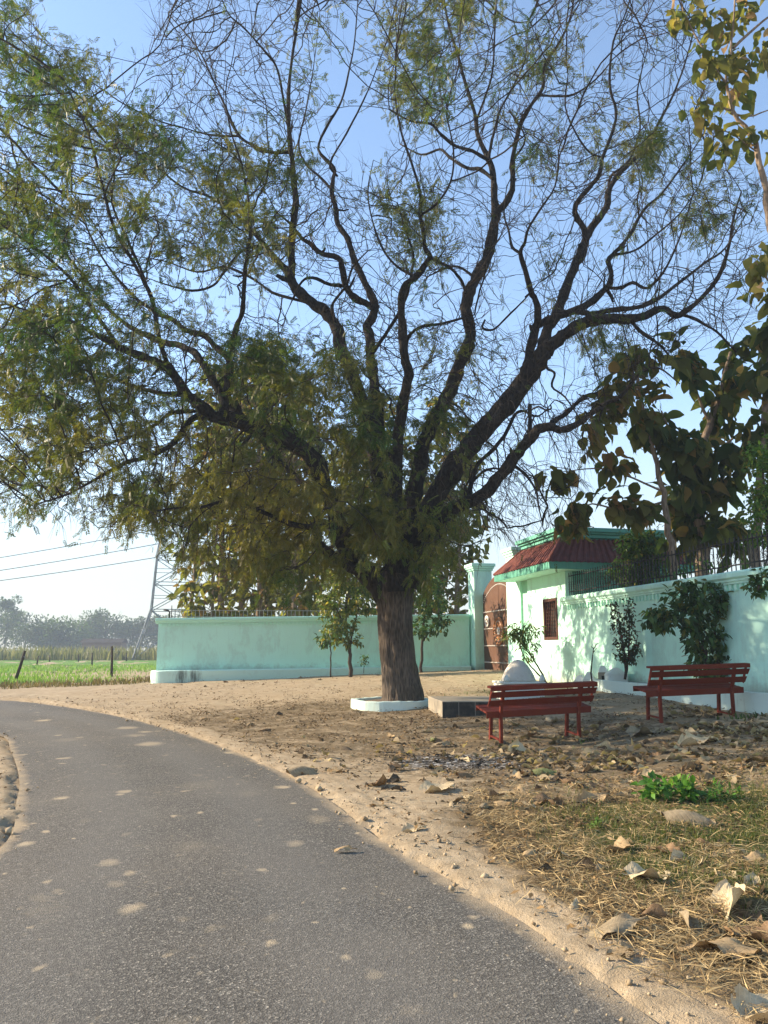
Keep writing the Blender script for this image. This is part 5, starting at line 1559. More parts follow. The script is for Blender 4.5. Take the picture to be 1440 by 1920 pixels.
shrub('hanging_creeper', 'leafy sprig hanging over the coping of the railed wall', 'creeper', b0, [([b0, at(1445, 1050, D1 - .8), at(1425, 1095, 13.2), at(1420, 1110, 13.2)], .03, .008)],
      [(at(1428, 1090, 13.2), (.20, .15, .22), 130), (at(1415, 1105, 13.2), (.12, .1, .12), 60)], .13, GRN, 'shrub_leaf', SMALL_T, 34)
D1 = 20.5
b0 = at(1200, 1180, D1); b0[2] = .6
shrub('leafy_bush', 'dense dark bush behind the railing beside the red roof', 'shrub', b0, [([b0, at(1200, 1100, D1), at(1200, 1040, D1)], .07, .03)],
      [(at(1200, 1030, D1), (0.7, .6, .6), 1500), (at(1180, 1075, D1), (.62, .6, .45), 1200), (at(1225, 1010, D1), (.4, .4, .35), 500), (at(1215, 1065, D1), (.5, .5, .5), 900)], .14, [(.045, .11, .022), (.13, .21, .045), (.24, .22, .04)], 'shrub_leaf', SMALL_T, 35)
D1 = 16.0
b0 = at(1450, 1150, D1); b0[2] = .6
shrub('citrus_tree', 'bright green small-leaved tree rising behind the iron railing', 'tree', b0, [([b0, at(1440, 1000, D1), at(1430, 880, D1)], .06, .02)],
      [(at(1435, 860, D1), (.50, .6, .55), 520), (at(1425, 930, D1), (.42, .5, .5), 460), (at(1440, 1000, D1), (.5, .6, .5), 420), (at(1410, 960, D1), (.26, .3, .26), 160), (at(1480, 900, D1), (.8, .7, .9), 700), (at(1280, 1060, D1 + 1), (.25, .2, .14), 70)], .12, [(.06, .15, .02), (.17, .28, .04), (.3, .3, .06)], 'shrub_leaf', SMALL_T, 36)

# ------------------------------------------------------------------ teak trees
def teak(label, base, path, r0, start, R, nb, per, size, tints, seed, group=None, zmin=0.0):
    """trunk along path, rising side branches, big drooping leaves in pairs along them"""
    g = np.random.default_rng(seed)
    root = empty('teak_tree', label, 'tree', base, 0, group)
    b = np.array(base)
    P, Rr = smooth_path(np.array(path), np.linspace(r0, r0 * .25, len(path)), 5, .12, seed)
    V, Q = tube(P - b, Rr, 9, rough=.1, seed=seed)
    link('trunk', np_mesh('trunk', V, [Q], True), M['teak_bark'], root)
    n = len(P)
    f = start + (1 - start) * (np.arange(nb) + g.random(nb)) / nb
    idx = f * (n - 1)
    A = np.stack([np.interp(idx, np.arange(n), P[:, k]) for k in range(3)], -1)
    az = np.arange(nb) * 2.4 + g.uniform(-.5, .5, nb)
    u_ = (f - start) / (1 - start)
    L = R * (0.45 + 0.75 * np.sin(np.pi * np.clip(.18 + .75 * u_, 0, 1))) * g.uniform(.7, 1.15, nb)
    D = unit(np.c_[np.cos(az), np.sin(az), g.uniform(.15, .6, nb) + .6 * u_])
    V, Q, tp, td = bent_twigs(A, D, L, np.full(nb, r0 * .22), .25, g, 5, 5)
    link('branches', np_mesh('branches', V, [Q], True), M['teak_bark'], root)['kind'] = 'stuff'
    m_ = g.poisson(per, nb)
    ti = np.repeat(np.arange(nb), m_)
    kf = g.uniform(1.2, 5, len(ti)); k0 = np.minimum(kf.astype(int), 4); fr = (kf - k0)[:, None]
    lp = tp[ti, k0] * (1 - fr) + tp[ti, np.minimum(k0 + 1, 5)] * fr
    a2 = g.uniform(0, 2 * math.pi, len(ti))
    side = np.c_[np.cos(a2), np.sin(a2), g.uniform(-.7, .45, len(ti))]
    lp = lp + side * g.uniform(.03, .5, (len(ti), 1)) * min(1, R * .35)
    ld = unit(td[ti, k0] * .5 + side + np.array([0, 0, -.45]))
    t_ = g.random((len(ti), 1)) ** 1.2
    tint_ = (np.array(tints[0]) * (1 - t_) + np.array(tints[1]) * t_) * g.uniform(.7, 1.25, (len(ti), 1))
    q_ = g.random(len(ti)) < .12; tint_[q_] = np.array(tints[2]) * g.uniform(.7, 1.2, (q_.sum(), 1))
    V_ = b
    o_ = root.children
    for c_ in o_:
        if c_.name.startswith('branches'): c_.data.transform(Matrix.Translation(-Vector(b)))
    leaf_mesh('crown', TEAK_T, lp - b, ld, g.uniform(-1.1, 1.1, len(ti)), size * g.uniform(.55, 1.2, len(ti)), tint_, M['teak_leaf'], root, seed)
    return root


TK = [(.080, .105, .024), (.22, .205, .048), (.26, .16, .05)]
TKD = [(.045, .080, .024), (.15, .15, .042), (.28, .19, .06)]
GROVE = [(352, 33.6, 985, 'leftmost slim teak of the grove behind the long wall, over its free end'), (402, 33.4, 800, 'pale slim trunked teak behind the picket railing on the long wall'), (418, 36, 690, 'dark thicker teak just right of the pale slim teak behind the long wall'), (452, 38.5, 700, 'tall teak behind the long wall, fourth trunk from its free end'), (482, 35, 655, 'tallest teak top of the grove behind the long wall'),
         (508, 40, 720, 'teak standing far back in the grove behind the middle of the long wall'), (536, 36.5, 760, 'teak behind the long wall left of the yellow-green young tree'), (560, 33.2, 820, 'short teak close behind the long wall beside the yellow-green young tree'), (600, 38, 780, 'teak behind the long wall directly over the yellow-green young tree'), (650, 35, 830, 'teak behind the long wall just left of the big trunk'),
         (705, 40, 760, 'teak far behind the big trunk, at the middle of the grove'), (770, 36, 840, 'teak behind the long wall directly right of the big trunk'), (822, 38, 760, 'teak behind the long wall halfway from big trunk to gate pillar'), (858, 33.5, 860, 'teak nearest the left gate pillar behind the long wall')]
for k, (px_, D, ytop, lab) in enumerate(GROVE):
    b0 = at(px_, 1200, D); b0[2] = .3
    top = at(px_ + rng.uniform(-14, 14), ytop, D)
    path = [b0, b0 * .65 + top * .35 + np.array([rng.uniform(-.15, .15), 0, 0]), b0 * .3 + top * .7 + np.array([rng.uniform(-.2, .2), 0, 0]), top]
    h = top[2]
    teak(lab, tuple(b0), path, .085 + .006 * h if k != 1 else .10, .10, 1.75 if k else .95, int(23 + 2.5 * h) if k else 17, 19 if k else 13, .38, TK, 400 + k, 'teak trees behind the long wall')

# teaks behind the right wall
def big_leaf_tree(label, base, stems, blobs, size, tints, seed, group):
    return shrub('teak_tree', label, 'tree', base, stems, [(c_, r_, int(n_ * (.48 if n_ > 60 else .85))) for c_, r_, n_ in blobs], size, tints, 'teak_leaf', TEAK_T, seed, .75, group, 'teak_bark', .016, 2.6)


D = 18.0
b0 = at(1275, 1250, D); b0[2] = .55
big_leaf_tree('slim pale trunked teak leaning toward the gatehouse behind the iron railing', b0,
              [([b0, at(1268, 1110, D), at(1258, 1020, D), at(1246, 940, D), at(1232, 870, D), at(1208, 780, D), at(1195, 700, D), at(1200, 650, D)], .105, .025), ([at(1246, 940, D), at(1180, 960, D), at(1110, 945, D - .5), at(1075, 965, D - .5)], .035, .012), ([at(1210, 785, D), at(1150, 770, D - .4), at(1100, 760, D - .6)], .045, .014), ([at(1225, 850, D), at(1260, 790, D + .3)], .04, .015), ([at(1240, 920, D), at(1140, 880, D), at(1050, 885, D - .6)], .03, .01)],
              [(at(1200, 660, D), (.40, .4, .36), 54), (at(1150, 745, D - .4), (.65, .6, .42), 130), (at(1185, 800, D), (.55, .5, .45), 110), (at(1120, 805, D - .5), (.42, .4, .42), 80), (at(1150, 860, D), (.35, .35, .3), 45), (at(1095, 935, D - .5), (.22, .2, .3), 27), (at(1078, 972, D - .5), (.18, .2, .14), 18), (at(1150, 945, D - .2), (.45, .3, .25), 54), (at(1045, 888, D - .6), (.14, .14, .14), 15), (at(1230, 760, D), (.45, .4, .4), 72), (at(1200, 960, D - .1), (.3, .3, .2), 30)], .40, [(.07, .09, .024), (.20, .16, .042), (.28, .16, .055)], 501, 'teak trees behind the railed wall')
b0 = at(1322, 1250, 18.6); b0[2] = .55
D = 18.6
big_leaf_tree('teak with the densest dark crown, behind the iron railing and big shrub', b0,
              [([b0, at(1318, 1060, D), at(1312, 950, D), at(1318, 850, D), at(1345, 750, D), at(1370, 660, D)], .20, .04), ([at(1314, 930, D), at(1270, 840, D - .4), at(1240, 770, D - .4)], .06, .02), ([at(1330, 790, D), at(1290, 700, D), at(1265, 630, D - .4)], .045, .014), ([at(1318, 870, D), at(1400, 800, D)], .05, .02)],
              [(at(1300, 835, D - .5), (.85, .7, .5), 260), (at(1245, 790, D - .6), (.5, .45, .4), 110), (at(1350, 770, D), (.65, .6, .45), 150), (at(1300, 920, D - .3), (.75, .7, .4), 190), (at(1375, 700, D), (.55, .5, .45), 110), (at(1330, 990, D), (.75, .6, .36), 150), (at(1268, 665, D - .4), (.24, .24, .36), 36), (at(1290, 700, D - .4), (.26, .25, .22), 27), (at(1400, 640, D), (.42, .4, .36), 72), (at(1370, 880, D), (.6, .5, .5), 130), (at(1260, 870, D - .4), (.4, .4, .4), 80), (at(1375, 1010, D + .4), (.5, .5, .4), 90), (at(1285, 1000, D + .4), (.35, .4, .4), 60)], .48, TKD, 502, 'teak trees behind the railed wall')
b0 = at(1425, 1250, 17.2); b0[2] = .55
D = 17.2
big_leaf_tree('teak half cut off by the picture edge behind the iron railing', b0,
              [([b0, at(1420, 1050, D), at(1425, 900, D), at(1440, 720, D), at(1455, 560, D)], .14, .04), ([at(1430, 850, D), at(1490, 760, D)], .05, .02)],
              [(at(1430, 700, D), (.55, .5, .55), 110), (at(1460, 620, D), (.6, .5, .5), 110), (at(1500, 760, D), (.9, .7, .8), 180), (at(1415, 800, D), (.4, .4, .4), 70), (at(1510, 900, D), (.8, .7, .8), 150)], .46, TKD, 503, 'teak trees behind the railed wall')
# nearer teak whose trunk stands outside the picture
D = 12.6
b0 = at(1585, 1200, 13.2); b0[2] = .5
big_leaf_tree('nearest teak, golden green leaves on pale branches high above the wall', b0,
              [([b0, at(1572, 1050, 13.1), at(1558, 900, 13.0), at(1502, 622, 12.8), at(1470, 500, 12.7)], .19, .07), ([at(1560, 900, 13.0), at(1500, 620, 12.8), at(1448, 430, D), at(1432, 340, D), at(1418, 280, D), at(1398, 240, D), at(1374, 208, D), at(1362, 150, D), at(1372, 80, D), at(1380, -40, D)], .075, .014), ([at(1374, 208, D), at(1335, 196, D), at(1320, 190, D - .2)], .022, .008), ([at(1364, 160, D), at(1320, 95, D - .2), at(1282, 22, D - .3), at(1275, -30, D - .3)], .022, .008), ([at(1370, 212, D), at(1405, 218, D), at(1445, 205, D)], .024, .010), ([at(1500, 620, 12.8), at(1450, 540, 12.5), at(1415, 490, 12.4)], .035, .01), ([at(1375, 90, D), at(1430, 40, D), at(1480, 0, D)], .03, .012), ([at(1420, 285, D), at(1370, 250, D - .2), at(1345, 245, D - .2)], .016, .006)],
              [(at(1400, 50, D), (.42, .4, .38), 72), (at(1350, 110, D), (.30, .3, .2), 38), (at(1322, 118, D - .2), (.18, .18, .14), 23), (at(1275, 22, D - .3), (.14, .14, .16), 14), (at(1420, 110, D), (.3, .3, .2), 38), (at(1330, 30, D), (.36, .3, .2), 32), (at(1315, 205, D - .2), (.07, .08, .14), 7), (at(1350, 270, D - .2), (.10, .1, .14), 9), (at(1408, 255, D), (.14, .1, .08), 9), (at(1412, 488, 12.4), (.22, .2, .14), 19), (at(1425, 548, 12.4), (.16, .15, .14), 12), (at(1420, 10, D), (.4, .4, .25), 50), (at(1470, 80, D), (.4, .4, .4), 50), (at(1480, 480, 12.6), (.4, .4, .5), 43), (at(1395, 170, D), (.2, .2, .14), 12)], .27, [(.09, .12, .028), (.26, .21, .06), (.40, .26, .14)], 504, 'teak trees behind the railed wall')

# ------------------------------------------------------------------ fallen teak leaves
def fallen_mat(name, a, b):
    t = NT(name)
    u_ = t.attr('lu'); v_ = t.math('ABSOLUTE', t.attr('lv'))
    ph = t.math('FRACT', t.math('MULTIPLY', t.math('SUBTRACT', u_, t.math('MULTIPLY', v_, .35)), 9.0))
    vein = t.math('ABSOLUTE', t.math('SUBTRACT', ph, .5))
    vv = t.math('MAXIMUM', t.ramp(vein, [(0.0, 1.0), (.10, 0.0)]), t.ramp(v_, [(0.02, 1.0), (.07, 0.0)]))
    c = t.ramp(t.noise(7, 5, .7), [(.3, a), (.7, b)])
    c = t.mix(t.math('MULTIPLY', vv, .35), c, tuple(min(1, x * 1.5) for x in b))
    c = t.mix(t.ramp(t.noise(16, 5, .75), [(.60, 0), (.72, .65)]), c, tuple(x * .4 for x in a))
    p = t.pbsdf(c, .8, t.math('ADD', vv, t.noise(25, 4)), .35, .01, .2)
    tr = t.n('BsdfTranslucent'); t.l(t.mix(1.0, c, (.9, .75, .5), 'MULTIPLY'), tr.inputs[0])
    mx = t.n('MixShader'); mx.inputs[0].default_value = .08; t.l(p.outputs[0], mx.inputs[1]); t.l(tr.outputs[0], mx.inputs[2])
    return t.done(mx)


FM = {'pale': fallen_mat('fallen_leaf_pale', (.36, .28, .17), (.52, .43, .28)), 'tan': fallen_mat('fallen_leaf_tan', (.24, .165, .085), (.38, .275, .155)),
      'brown': fallen_mat('fallen_leaf_brown', (.12, .075, .04), (.24, .155, .085)), 'grey': fallen_mat('fallen_leaf_grey', (.19, .145, .09), (.31, .25, .16)),
      'dark': fallen_mat('fallen_leaf_dark', (.045, .035, .025), (.10, .075, .05)), 'green': fallen_mat('fallen_leaf_green', (.085, .11, .04), (.20, .20, .09))}


def fallen_leaf_mesh(seed, curl, ruffle, arch, asp=.62):
    """a dried leaf of length 1: curled across, arched along, ruffled, torn margin, short stalk"""
    g = np.random.default_rng(seed)
    nu, nv = 15, 10
    V = []; U = []; W = []
    for a in range(nu + 1):
        t_ = a / nu
        wd = asp / 2 * (math.sin(math.pi * min(1, t_ ** .85 * .98 + .02)) ** .7) * (1 + .10 * math.sin(9 * t_ + seed)) + .004
        for b in range(nv + 1):
            s = b / nv * 2 - 1
            ang_ = s * curl * (1 + .5 * math.sin(2.5 * t_ + seed))
            rr2 = wd / max(abs(curl), .05)
            y = rr2 * math.sin(ang_) if curl else wd * s
            z = rr2 * (1 - math.cos(ang_)) * (1 if curl > 0 else -1)
            z += ruffle * (abs(s) ** 2) * math.sin(11 * t_ + 2.1 * s + seed) + ruffle * .5 * math.sin(5 * t_ * (1 + s * .3) + seed * 2)
            z += arch * math.sin(math.pi * t_) + .10 * (t_ - .5) ** 2 * math.sin(seed)
            x = t_ + .02 * math.sin(8 * s + seed) * t_
            y += .05 * math.sin(3 * t_ + seed)
            V.append((x - .5, y, z)); U.append(t_); W.append(s)
    V = np.array(V); V[:, 2] += g.normal(0, .007, len(V)) + .016 * np.abs(np.array(W)) * np.sin((np.array(U) - .35 * np.abs(np.array(W))) * 2 * math.pi * 6)
    i = np.arange(nu)[:, None] * (nv + 1); j = np.arange(nv)[None]
    Q = np.stack([i + j, i + nv + 1 + j, i + nv + 2 + j, i + j + 1], -1).reshape(-1, 4)
    # torn notches at the margin
    keep = np.ones(len(Q), bool)
    for q in range(4):
        a = g.integers(2, nu - 1); e_ = g.integers(0, 2) * (nv - 1)
        keep[a * nv + e_] = False
    Q = Q[keep]
    ax_ = V[nv // 2]
    SV, SQ = tube(np.array([ax_ + (.02, 0, .002), ax_ + (-.06, .01, -.004), ax_ + (-.13, .035, .02)]), [.010, .008, .006], 5)
    n0_ = len(V)
    V = np.vstack([V, SV])
    V[:, 2] -= np.percentile(V[:, 2], 6)
    U += [0] * len(SV); W += [0] * len(SV)
    me = np_mesh('fallen_leaf', V, [Q, SQ + n0_], True, attrs={'lu': U, 'lv': W})
    return me


LMESH = [fallen_leaf_mesh(*a) for a in [(1, .55, .07, .05), (2, 1.0, .08, .03), (3, -.75, .06, .08), (4, .25, .05, .03), (5, 1.9, .06, .03, .7), (6, -1.3, .07, .05, .55), (7, .4, .09, .05), (8, .8, .08, -.03, .75), (9, -.4, .07, .03), (10, 1.6, .08, .06, .5)]]
LCACHE = {}


def fallen(pos, L, yaw, tilt, roll, var, mat, label, group='fallen teak leaves on the ground', lift=.0):
    key = (var, mat)
    if key not in LCACHE:
        me = LMESH[var].copy(); me.materials.clear(); me.materials.append(FM[mat]); LCACHE[key] = me
    o = bpy.data.objects.new('fallen_leaf', LCACHE[key]); COL.objects.link(o)
    o.location = (pos[0], pos[1], pos[2] + lift); o.rotation_euler = (roll, tilt, yaw); o.scale = (L, L, L)
    return tag(o, label, 'fallen leaf', group, 'thing')


BIG = [(1155, 1742, 108, 10, -.22, .06, 8, 'grey', 'large ribbed grey-green leaf lying at the sandy road edge'), (1165, 1790, 66, 30, 0, 0, 3, 'tan', 'flat tan leaf tucked just below the large ribbed grey-green leaf'),
       (1362, 1698, 125, 62, -.22, -.55, 0, 'pale', 'long bright pale leaf curled up on edge over the straw'), (1350, 1785, 120, 170, .05, .1, 8, 'tan', 'broad tan leaf lying flat in the straw by the picture corner'), (1420, 1762, 90, 150, 0, 0, 0, 'brown', 'brown-green leaf half over the broad tan leaf at the picture edge'),
       (1075, 1708, 42, 60, -.5, .6, 2, 'pale', 'small pale leaf standing on edge beside the sandy road verge'), (1218, 1648, 78, 20, .1, 0, 6, 'pale', 'pale ragged leaf lying in the straw above the large ribbed one'), (1050, 1608, 50, 190, -.2, .3, 2, 'pale', 'squarish bright pale leaf beside a dark cupped leaf'),
       (998, 1606, 48, 40, 0, .2, 5, 'tan', 'tan leaf between the dark cupped leaf and the bright squarish one'), (968, 1592, 60, 10, 0, 0, 2, 'dark', 'dark cupped leaf with shadowed hollow near the road edge'), (1022, 1640, 28, 0, 0, .2, 4, 'dark', 'tiny black shrivelled leaf near the road verge'),
       (1432, 1902, 90, 30, -.1, .2, 7, 'pale', 'pale leaf cut off by the bottom picture corner'), (648, 1592, 40, 15, 0, 0, 2, 'tan', 'lone tent-shaped leaf lying on the asphalt road'), (776, 1556, 44, 20, -.2, .1, 1, 'pale', 'pale curled leaf on the sand at the bend of the road edge'),
       (912, 1552, 34, 60, 0, 0, 9, 'grey', 'small grey rolled leaf on bare sand right of the road'), (820, 1478, 66, 25, -.2, 0, 0, 'pale', 'wide pale leaf with upturned tip below the ash patch'), (738, 1480, 44, 10, 0, 0, 9, 'dark', 'dark rolled leaf near the road bend'), (708, 1512, 40, 160, 0, .1, 8, 'tan', 'crumpled tan leaf beside the road bend, below the dark rolled leaf'),
       (566, 1448, 54, 5, 0, 0, 5, 'grey', 'long flat grey leaf at the road edge below the tree'), (970, 1407, 48, 80, -.9, .3, 0, 'pale', 'pale leaf standing upright before the bench near the dome'), (832, 1394, 46, 10, 0, 0, 2, 'grey', 'grey-green folded leaf at the top of the ash patch'), (1020, 1450, 42, 340, 0, 0, 5, 'green', 'dark green leaf lying on bare sand between ash patch and weeds'),
       (1028, 1504, 50, 10, 0, .2, 6, 'brown', 'brown leaf on the litter beside the green weeds'), (1115, 1497, 66, 30, -.25, .2, 1, 'tan', 'long tan leaf with raised tip beside the green weeds'), (1290, 1540, 80, 330, .1, .2, 5, 'grey', 'long grey-brown leaf leaning under the green weeds'), (1355, 1575, 44, 50, 0, 0, 3, 'brown', 'brown leaf flat on the grass below the green weeds'),
       (1310, 1388, 66, 10, -.15, .1, 1, 'pale', 'pale leaf with curled rim before the bench near the shrub'), (1208, 1372, 58, 20, -.1, 0, 6, 'grey', 'big grey leaf against the front leg of the bench near the shrub'), (1418, 1612, 60, 40, 0, .2, 8, 'tan', 'tan leaf in the grass above the long bright pale leaf'), (1240, 1600, 48, 140, 0, 0, 0, 'brown', 'brown leaf sunk in grass above the pale ragged leaf'),
       (1290, 1745, 56, 100, -.5, .4, 4, 'grey', 'rolled grey leaf beside the long bright pale leaf'), (1410, 1660, 34, 60, -.6, .3, 7, 'pale', 'small pale leaf leaning at the tip of the long bright one')]
for (px_, py_, wpx, yaw, tilt, roll, var, mt_, lab) in BIG:
    p = gpt(px_, py_ + wpx * .12)
    fallen(p, wpx / FPX * math.hypot(p[0], p[1]) * 1.05, rad(yaw), tilt, roll, var, mt_, lab, None, .035 if px_ > 1000 and py_ > 1590 else .015)

GR = [('dry curled teak leaf on the sand around the two red benches', 'fallen teak leaves around the benches', [(900, 1350), (1440, 1335), (1440, 1480), (1000, 1480), (900, 1420)], 118),
      ('dry teak leaf in the litter between the road edge and the ash patch', 'fallen teak leaves by the ash patch', [(560, 1430), (760, 1360), (980, 1420), (1180, 1500), (1100, 1560), (800, 1540)], 46),
      ('small dry leaf on the open sand between big trunk, long wall and road', 'fallen leaves on the open sand', [(330, 1330), (660, 1320), (880, 1360), (700, 1420), (460, 1390)], 34),
      ('dead leaf lying in the grass and straw of the near right corner', 'fallen teak leaves in the grass', [(1100, 1580), (1440, 1540), (1440, 1860), (1250, 1760), (1050, 1640)], 22),
      ('dry leaf gathered along the foot of the long mint wall', 'leaves along the long wall', [(290, 1284), (620, 1268), (690, 1256), (870, 1254), (870, 1262), (620, 1280), (300, 1296)], 30)]
g = np.random.default_rng(77)
for lab, grp, poly, n in GR:
    xs = [p[0] for p in poly]; ys = [p[1] for p in poly]; c_ = 0
    while c_ < n:
        a = g.uniform(min(xs), max(xs)); b = g.uniform(min(ys), max(ys))
        if not in_poly(np.array([a]), np.array([b]), poly)[0]: continue
        p = gpt(a, b)
        if math.hypot(p[0] - kc[0], p[1] - kc[1]) < 1.0 or (1.0 < p[0] < 2.6 and 15.7 < p[1] < 17.6) or (abs(p[0] - 3.16) < .6 and abs(p[1] - 18.5) < .6): continue
        if road_dist(p[:1], p[1:2])[0] < .05: continue
        L = g.uniform(.12, .32) * (.75 if 'small' in lab or 'along' in lab else 1)
        mt_ = g.choice(['pale', 'tan', 'brown', 'grey', 'dark', 'green'], p=[.15, .28, .28, .15, .11, .03])
        fallen(p, L, g.uniform(0, 6.28), g.normal(0, .22), g.normal(0, .25), int(g.integers(0, 10)), mt_, lab, grp, .0)
        c_ += 1
# the many smaller broken leaves between them
g = np.random.default_rng(78)
n = 2100
x = np.r_[g.uniform(1.5, 7, n), g.uniform(-4, 3, n // 3)]; y = np.r_[g.uniform(8.5, 15, n), g.uniform(9, 18, n // 3)]
c_ = gauss_map(x, y, [(4.4, 11.6, 2.4, 2.2, .9), (2.2, 10.2, 1.8, 1.2, .8), (5.6, 16, .6, 3, .7), (0.4, 10.5, 1.6, 1.5, .5), (-1.5, 14, 3, 3, .10)]) * (.2 + ss(.40, .6, fbm(x * 1.4, y * 1.4, 23)))
ok = (g.random(len(x)) < c_) & (road_dist(x, y) > .25) & (np.hypot(x - kc[0], y - kc[1]) > 1.05)
x, y = x[ok], y[ok]; n = len(x)
FRT = [broad_template(5, .7, d_, f_, w_, s_, .02) for s_, (d_, f_, w_) in enumerate([(.2, .4, .10), (-.2, .5, .12), (.1, .8, .08), (-.15, -.3, .12)])]
a = g.uniform(0, 6.28, n); t_ = g.random((n, 1)) ** 1.4
tint_ = (np.array([.07, .045, .024]) * (1 - t_) + np.array([.50, .40, .25]) * t_)
o = leaf_mesh('broken_leaves', FRT, np.c_[x, y, gz(x, y) + .035], unit(np.c_[np.cos(a), np.sin(a), g.normal(.0, .16, n)]), g.normal(0, .35, n), g.uniform(.06, .19, n), tint_, M['far_leaf'], None, 79)
tag(o, 'small broken dry leaves strewn between the larger fallen ones', 'leaf litter', kind='stuff')
# a leaf left lying on the bench seats
p = at(1258, 1302, 13.35); fallen(p, .24, .5, .1, .2, 2, 'brown', 'brown cupped leaf resting on the seat of a red bench', None)

# ------------------------------------------------------------------ litter, straw, grass, clods
def flakes(name, n, region, lmin, lmax, aspect, tints, mat, seed, label, cat, dens, tilt=.35):
    g = np.random.default_rng(seed)
    x = g.uniform(region[0], region[1], n); y = region[2] + (region[3] - region[2]) * g.random(n) ** 1.25
    ok = g.random(n) < dens(x, y)
    x, y = x[ok], y[ok]; n = len(x)
    z = gz(x, y) + .022 + g.uniform(0, .03, n)
    a = g.uniform(0, 2 * math.pi, n)
    dirs = np.c_[np.cos(a), np.sin(a), g.normal(0, tilt, n)]
    TV = np.array([(-.5, 0, 0), (0, -aspect / 2, .06), (.5, 0, 0), (0, aspect / 2, .06)]); TF = [np.array([[0, 1, 2, 3]])]
    V, F = scatter(TV, TF, np.c_[x, y, z], rot_frames(unit(dirs), g.normal(0, .5, n)), g.uniform(lmin, lmax, n))
    t_ = g.random((n, 1))
    tint_ = np.array(tints[0]) * (1 - t_) + np.array(tints[1]) * t_
    o = link(name, np_mesh(name, V, F, tint=np.repeat(tint_, 4, 0)), mat)
    tag(o, label, cat, kind='stuff'); return o


M['litter'] = NT('litter')
_t = M['litter']; M['litter'] = _t.done(_t.pbsdf(_t.attr('tint', 'Color'), .9, spec=.1))
patch = lambda x, y, s=2.2, k=13: ss(.42, .62, fbm(x * s, y * s, k))
flakes('charcoal', 9000, (ash_c[0] - 1.8, ash_c[0] + 1.8, ash_c[1] - 1.6, ash_c[1] + 1.6), .015, .07, .5, [(.008, .008, .008), (.045, .042, .04)], M['litter'], 50, 'black charred bits in the burnt ash patch', 'charcoal',
       lambda x, y: np.exp(-(((x - ash_c[0]) / .9) ** 2 + ((y - ash_c[1]) / .75) ** 2)) * (.1 + patch(x, y, 3, 7)))
flakes('leaf_litter', 170000, (-9, 9, 4, 29), .025, .075, .42, [(.05, .032, .018), (.26, .17, .08)], M['litter'], 51, 'fine brown leaf litter scattered over the sandy yard', 'leaf litter',
       lambda x, y: np.clip(litter_map(x, y) * .5 + .10 + .22 * (y < 10) * (x > .2), 0, 1) * (.08 + patch(x, y)) * (road_dist(x, y) > .12))
flakes('straw', 110000, (.8, 5.5, 2.6, 9.0), .04, .20, .030, [(.12, .075, .032), (.52, .39, .20)], M['litter'], 52, 'dry straw and grass stalks scattered by the near right corner', 'straw',
       lambda x, y: straw_map(x, y) * (.25 + patch(x, y, 1.7, 19)), .28)
g = np.random.default_rng(53)
n = 90000
x = g.uniform(1.2, 6.5, n); y = g.uniform(3.6, 9.5, n)
ok = g.random(n) < grass_map(x, y) * (.10 + patch(x, y, 2.5, 29))
x, y = x[ok], y[ok]; n = len(x)
t_ = g.random((n, 1)) ** 1.2
tint_ = np.array([.035, .075, .012]) * (1 - t_) + np.array([.20, .19, .06]) * t_
o = blades(np.c_[x, y, gz(x, y)], g.uniform(.03, .11, n), g.uniform(.003, .008, n), g.uniform(.3, 1.1, n), tint_, 'grass', M['shrub_leaf'], 54)
tag(o, 'short patchy green grass among the straw at the near right', 'grass', kind='stuff')
n = 5200
x = g.uniform(-30, -8.3, n); y = g.uniform(28.6, 31.9, n)
ok = (fbm(x * .9, y * .9, 71) > .40) & (road_dist(x, y) > 1.0)
x, y = x[ok], y[ok]; n = len(x)
t_ = g.random((n, 1))
o = blades(np.c_[x, y, gz(x, y)], g.uniform(.08, .30, n), g.uniform(.02, .05, n), g.uniform(.3, 1.1, n), np.array([.10, .10, .035]) * (1 - t_) + np.array([.22, .155, .075]) * t_, 'verge_weeds', M['far_leaf'], 55)
tag(o, 'brown weedy verge between the sandy track and the green field', 'weeds', kind='stuff')
n = 900
x = g.uniform(1.0, 4.6, n); y = g.uniform(11.5, 22, n)
c_ = gauss_map(x, y, [(6.0, 13.1, .3, .2, 1), (2.6, 19.9, .7, .5, .8), (3.3, 12.4, .2, .15, 1), (1.9, 12.2, .25, .2, .9)])
ok = g.random(n) < c_ * 2
x, y = np.r_[x[ok], g.normal(6.0, .22, 60)], np.r_[y[ok], g.normal(13.0, .12, 60)]; n = len(x)
t_ = g.random((n, 1))
o = blades(np.c_[x, y, gz(x, y)], g.uniform(.06, .16, n), g.uniform(.012, .03, n), g.uniform(.4, 1.1, n), np.array([.035, .085, .015]) * (1 - t_) + np.array([.10, .15, .03]) * t_, 'yard_grass', M['shrub_leaf'], 56)
tag(o, 'small green tufts growing around the benches', 'grass', kind='stuff')
